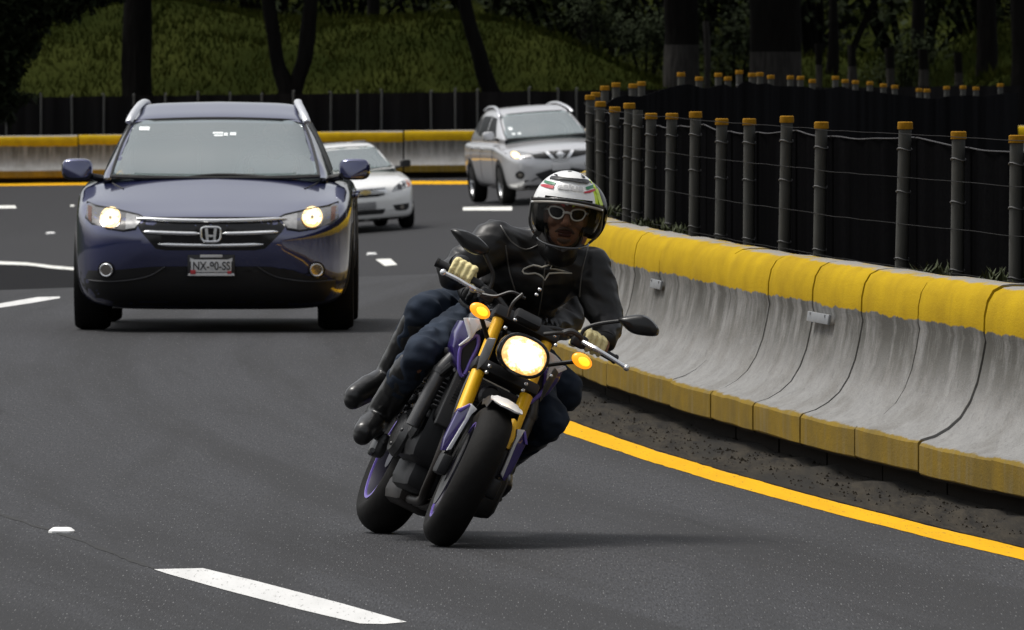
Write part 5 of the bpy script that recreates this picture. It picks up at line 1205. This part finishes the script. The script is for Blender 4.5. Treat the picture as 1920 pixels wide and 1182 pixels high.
fc.cap((0, .01, -.06), (0, .035, -.10), .055, .055)
for s_ in (-1, 1): fc.ell((s_ * .076, .008, -.005), (.010, .02, .032))
fme = blob(fc, .0035, 3); fme.transform(HM); hd = link('head', fme, M_skin, rroot)
lp = MB(); lp.cap((-.022, -.0945, -.0595), (.022, -.0945, -.0595), .0055, .0055); lp.cap((-.019, -.093, -.0725), (.019, -.093, -.0725), .006, .006)
lm = lp.mesh('lips'); lm.transform(HM); link('lips', lm, M_lip, hd)
mo = MB(); limb(mo, [(-.034, -.084, -.062), (-.020, -.096, -.050), (0, -.101, -.0465), (.020, -.096, -.050), (.034, -.084, -.062)], [.0045, .006, .006, .006, .0045]); limb(mo, [(-.02, -.092, -.092), (0, -.097, -.097), (.02, -.092, -.092)], [.007, .011, .007])
lm = mo.mesh('beard'); lm.transform(HM); link('beard', lm, mat('beard_dark', (.07, .04, .026), .8), hd)
# sunglasses
sg = MB(); ln = MB()
for s_ in (-1, 1):
    o_ = [(s_ * a, b) for a, b in ((.013, .012), (.022, .026), (.045, .031), (.064, .028), (.069, .014), (.058, -.006), (.036, -.013), (.02, -.007))]
    P3 = cr([(a, -.110 + 2.2 * a * a * 3.2, b) for a, b in o_], 4, True); sg.tube(P3, .0030, 8, closed=True)
    cc = sum(P3, Vector()) / len(P3); ln.loft([P3, [p * .0 + cc + (p - cc) * .5 + Vector((0, -.005, 0)) for p in P3], [cc + (p - cc) * .02 + Vector((0, -.006, 0)) for p in P3]])
    sg.tube([(s_ * .069, -.076, .018), (s_ * .082, -.03, .018), (s_ * .080, .02, .012)], .004, 8)
sg.tube(cr([(-.016, -.109, .010), (0, -.114, .014), (.016, -.109, .010)], 4), .0048, 8)
m1 = sg.mesh('f'); m1.transform(HM); gl_ = link('sunglasses', m1, M_frame, rroot); m1 = ln.mesh('l'); m1.transform(HM); link('lens', m1, M_lens2, gl_)
# helmet shell
def shell(grow=0.0, cut=True, dark=True):
    mb = MB(); rings = []; NU, NV = 56, 36
    for i in range(NV + 1):
        th = math.pi * (.004 + .72 * i / NV); ring = []
        for k in range(NU):
            ph = 2 * math.pi * k / NU; st, ct = math.sin(th), math.cos(th)
            x = (.134 + grow) * st * math.cos(ph); y = (.150 + grow) * st * math.sin(ph) + .012; z = (.148 + grow) * ct + .025
            if z < -.02: x *= 1 - .10 * ((-.02 - z) / .1) ** 2
            ring.append(Vector((x, y, z)))
        rings.append(ring)
    mb.loft(rings, cap=False); top_face = []; fs = []; ms = []
    for f in mb.f:
        c = sum((mb.v[i] for i in f), Vector()) / len(f)
        if cut and c.y < .0 and c.z < .066 - .35 * max(0, abs(c.x) - .09) and abs(c.x) < .112: continue
        fs.append(f); ms.append(2 if (dark and grow == 0 and c.x > .088 and -.075 < c.y < .075 and .052 < c.z < .128) else 1 if (c.z < .060 - .10 * max(0, c.y + .1) and dark) else 0)
    mb.f, mb.m = fs, ms; return mb
sh = shell(); full = shell(0, False, False).bvh()
inn = shell(-.022); o = len(sh.v)
hm = sh.add(inn.v, [f[::-1] for f in inn.f], 1).mesh('helmet', 50); hm.transform(HM); he = link('helmet', hm, [M_hw, M_hb, M_lime], rroot)
def hp2(mb, poly, off, th=.004, step=.02): return drape(mb, poly, full, front, FY, off, th, step)
def hpart(name, mb, m, par=None, angle=40):
    me = mb.mesh(name, angle); me.transform(HM); return link(name, me, m, par or he)
zc = lambda a, b: ((a - 595) / 6.567 / 515, (690 - b) / 6.567 / 515)
def zroll(a, b):
    x, z = zc(a, b); c, s = math.cos(R(7)), math.sin(R(7)); return (x * c - z * s, x * s + z * c)
Z = lambda L: [zroll(*q) for q in L]
hpart('brow_trim', MB().tube([(.1335 * math.sin(t) * 1.0, -.150 * math.cos(t) + .010, .060 - .012 * abs(math.sin(t)) ** 2) for t in [R(a) for a in range(-86, 87, 6)]], .0065, 8), M_hb)
hpart('brow_edge', MB().tube([(.136 * math.sin(t), -.153 * math.cos(t) + .010, .050 - .012 * abs(math.sin(t)) ** 2) for t in [R(a) for a in range(-80, 81, 6)]], .0055, 8), M_hw)
hpart('vent', hp2(MB(), Z([(355, 180), (450, 172), (600, 196), (740, 205), (860, 218), (915, 245), (880, 268), (780, 258), (640, 230), (480, 215), (380, 202)]), .014, .01, .01), M_hb)
mb = MB()
for q in ([(440, 122), (478, 122), (478, 152), (440, 152)], [(605, 85), (690, 88), (670, 112), (620, 110)], [(790, 152), (840, 155), (838, 188), (792, 182)]): hp2(mb, Z(q), .016, .012, .01)
hpart('vent_plug', mb, mat('vent_grey', (.05, .05, .055), .4))
mb = MB(); hp2(mb, Z([(255, 214), (300, 214), (345, 236), (455, 256), (440, 288), (330, 270), (280, 242)]), .006, .005, .01); hp2(mb, Z([(838, 316), (880, 305), (955, 282), (955, 322), (880, 346), (846, 346)]), .006, .005, .01); hpart('green_stripe', mb, M_grn)
mb = MB(); hp2(mb, Z([(225, 246), (255, 244), (310, 278), (430, 300), (415, 338), (310, 318), (228, 290)]), .006, .005, .01); hp2(mb, Z([(815, 375), (860, 368), (965, 338), (972, 362), (900, 388), (820, 394)]), .006, .005, .01); hpart('red_stripe', mb, M_rd)
mb = MB(); hp2(mb, Z([(895, 215), (965, 240), (1005, 290), (1022, 340), (1018, 410), (985, 400), (975, 372), (985, 330), (945, 318), (950, 275), (915, 262)]), .008, .006, .008); 
# the lime patch goes on round the side of the shell
for k in range(3):
    mb.add([Vector(((.138) * math.cos(a) * c_, .150 * math.sin(a) * c_ + .012, z_)) for (a, z_, c_) in [(R(-28 + 20 * k), .118, .79), (R(-8 + 20 * k), .118, .79), (R(-8 + 20 * k), .055, 1.0), (R(-28 + 20 * k), .055, 1.0)]], [(0, 1, 2, 3)])
hpart('lime_patch', mb, M_lime)
tm = text_mesh('asius', .030, Matrix.Rotation(R(90), 4, 'X'), bold=.0012)
c = zroll(640, 318)
hv = full.ray_cast(front(*c), Vector(FY))[0]
tm.transform(Matrix.Translation(hv + Vector((0, -.002, 0))) @ Matrix.Rotation(R(-22), 4, 'X') @ Matrix.Diagonal((1.75, 1, 1.15, 1)))
for q in tm.vertices:
    h = full.ray_cast(Vector((q.co.x, -6, q.co.z)), Vector(FY))
    if h[0]: q.co.y = h[0].y - .007
tm.transform(HM); link('helmet_lettering', tm, mat('lettering_grey', (.42, .42, .42), .4), he)
# clear shield hanging over the face, with its glossy rim
rings = []
for i in range(13):
    z = .058 - .178 * i / 12; ring = []; k = 1 - .28 * max(0, (i - 5) / 7) ** 2; dd = 1 - .22 * max(0, (i - 6) / 6) ** 2
    for a in range(-84, 85, 7): ring.append(Vector((.138 * math.sin(R(a)) * k, -.168 * math.cos(R(a)) ** .9 * dd + .010, z + .030 * max(0, (i - 6) / 6) * (1 - math.cos(R(a))))))
    rings.append(ring)
g = bpy.data.materials.new('visor_clear'); MATS['visor_clear'] = g; g.use_nodes = True; n = g.node_tree.nodes; L = g.node_tree.links; n.remove(n['Principled BSDF'])
a_ = n.new('ShaderNodeBsdfTransparent'); a_.inputs[0].default_value = (.62, .60, .57, 1); b_ = n.new('ShaderNodeBsdfGlossy'); b_.inputs['Roughness'].default_value = .18; x_ = n.new('ShaderNodeMixShader'); x_.inputs[0].default_value = .02
L.new(a_.outputs[0], x_.inputs[1]); L.new(b_.outputs[0], x_.inputs[2]); L.new(x_.outputs[0], n['Material Output'].inputs['Surface'])
vmb = MB().loft(rings, cap=False, ring_closed=False); vi = hpart('visor', vmb, g)
rim = [r[0] for r in rings] + rings[-1][1:-1] + [r[-1] for r in rings[::-1]]
hpart('visor_rim', MB().tube(rim, .0048, 8), mat('visor_rim', (.05, .05, .05), .12, spec=.8), vi)
hpart('chin_strap', MB().tube(cr([(-.07, -.02, -.05), (-.055, -.05, -.105), (0, -.07, -.128), (.055, -.05, -.105), (.07, -.02, -.05)], 5), .008, 8, flat=.4).box((.012, -.078, -.126), (.034, .008, .012), Matrix.Rotation(R(-25), 3, 'Y'), .002, m=1), [M_hb, M_sil])
MB().tube(cr([HM @ Vector((0, .012, -.075)), HM @ Vector((0, .03, -.13)), v['neck'] + Vector((0, 0, -.03))], 5), [.060] * 5 + [.068] * 5 + [.085], 22).build('neck_gaiter', M_leather, rroot)
# passenger sitting behind, mostly hidden
pas_J = dict(pelvis=(0, 1.24, .94), belly=(.03, 1.20, 1.04), chest=(.045, 1.14, 1.16), neck=(.07, 1.08, 1.29), head=(.085, 1.06, 1.39),
  shR=(-.11, 1.10, 1.19), shL=(.215, 1.10, 1.21), elR=(-.19, .98, 1.03), elL=(.25, .98, 1.03), wrR=(-.15, .82, .96), wrL=(.17, .82, .96), handR=(-.13, .78, .95), handL=(.15, .78, .95),
  hipR=(-.10, 1.22, .90), hipL=(.10, 1.22, .90), knR=(-.270, .93, .830), knL=(.370, .93, .79), anR=(-.235, 1.20, .560), anL=(.25, 1.2, .56), toeR=(-.345, 1.06, .425), toeL=(.30, 1.05, .43), boot=(.85,))
proot, pv, pj = person('person riding pillion behind the rider, knee in blue jeans and black boot raised', pas_J, False)
PM = head_frame(1078, 412, 1.04, 10, 4)
fc = MB(); fc.ell((0, 0, .01), (.074, .092, .112)); fc.ell((0, -.022, -.058), (.058, .066, .062)); fc.cap((0, -.088, .018), (0, -.112, -.026), .010, .0145); fc.cap((0, .01, -.06), (0, .04, -.17), .055, .055)
fc.cap((-.045, -.068, .030), (.045, -.068, .030), .018, .018); fc.cap((-.018, -.086, -.066), (.018, -.086, -.066), .012, .012)
fme = blob(fc, .006, 3); fme.transform(PM); link('head', fme, M_skin, proot)
ph = shell(-.012, True, False); hm = ph.mesh('helmet', 50); hm.transform(PM); link('helmet', hm, M_hb, proot)

# driver of the blue car, dim behind the windscreen
DM = blue_M @ Matrix.Translation((.37, 2.52, .78)); droot = empty('person', DM); tag(droot, 'driver in a pale shirt, dimly seen behind the windscreen of the dark blue car', 'person')
fc = MB(); fc.ell((0, 0, .01), (.074, .092, .112)); fc.ell((0, -.022, -.058), (.058, .066, .062)); fc.cap((0, -.088, .018), (0, -.112, -.026), .010, .0145); fc.cap((-.045, -.068, .030), (.045, -.068, .030), .018, .018); fc.cap((-.018, -.086, -.066), (.018, -.086, -.066), .010, .010)
for s_ in (-1, 1): fc.ell((s_ * .076, .008, -.005), (.010, .02, .032))
for q in fc.v: q += Vector((0, -.02, .50))
fc.cap((0, 0, .46), (0, .02, .33), .052, .06); fc.ell((0, .03, .12), (.16, .10, .24)); fc.cap((-.16, .03, .28), (.16, .03, .28), .065, .065)
for s_ in (-1, 1): limb(fc, [(s_ * .18, .02, .27), (s_ * .25, -.12, .05), (s_ * .15, -.42, .20)], [.055, .042, .032]); fc.ell((s_ * .15, -.45, .23), (.03, .03, .045))
link('body', blob(fc, .008, 3), M_skin, droot)
sh_ = MB(); sh_.ell((0, .03, .12), (.175, .115, .25)); sh_.cap((-.165, .03, .28), (.165, .03, .28), .076, .076)
for s_ in (-1, 1): limb(sh_, [(s_ * .185, .02, .27), (s_ * .25, -.12, .05), (s_ * .18, -.33, .15)], [.070, .055, .045])
link('shirt', blob(sh_, .010, 4), mat('shirt_pale', (.42, .44, .46), .9, var=.15), droot)
MB().ell((0, .0, .545), (.080, .098, .085)).build('hair', mat('hair_dark', (.012, .010, .008), .7), droot)
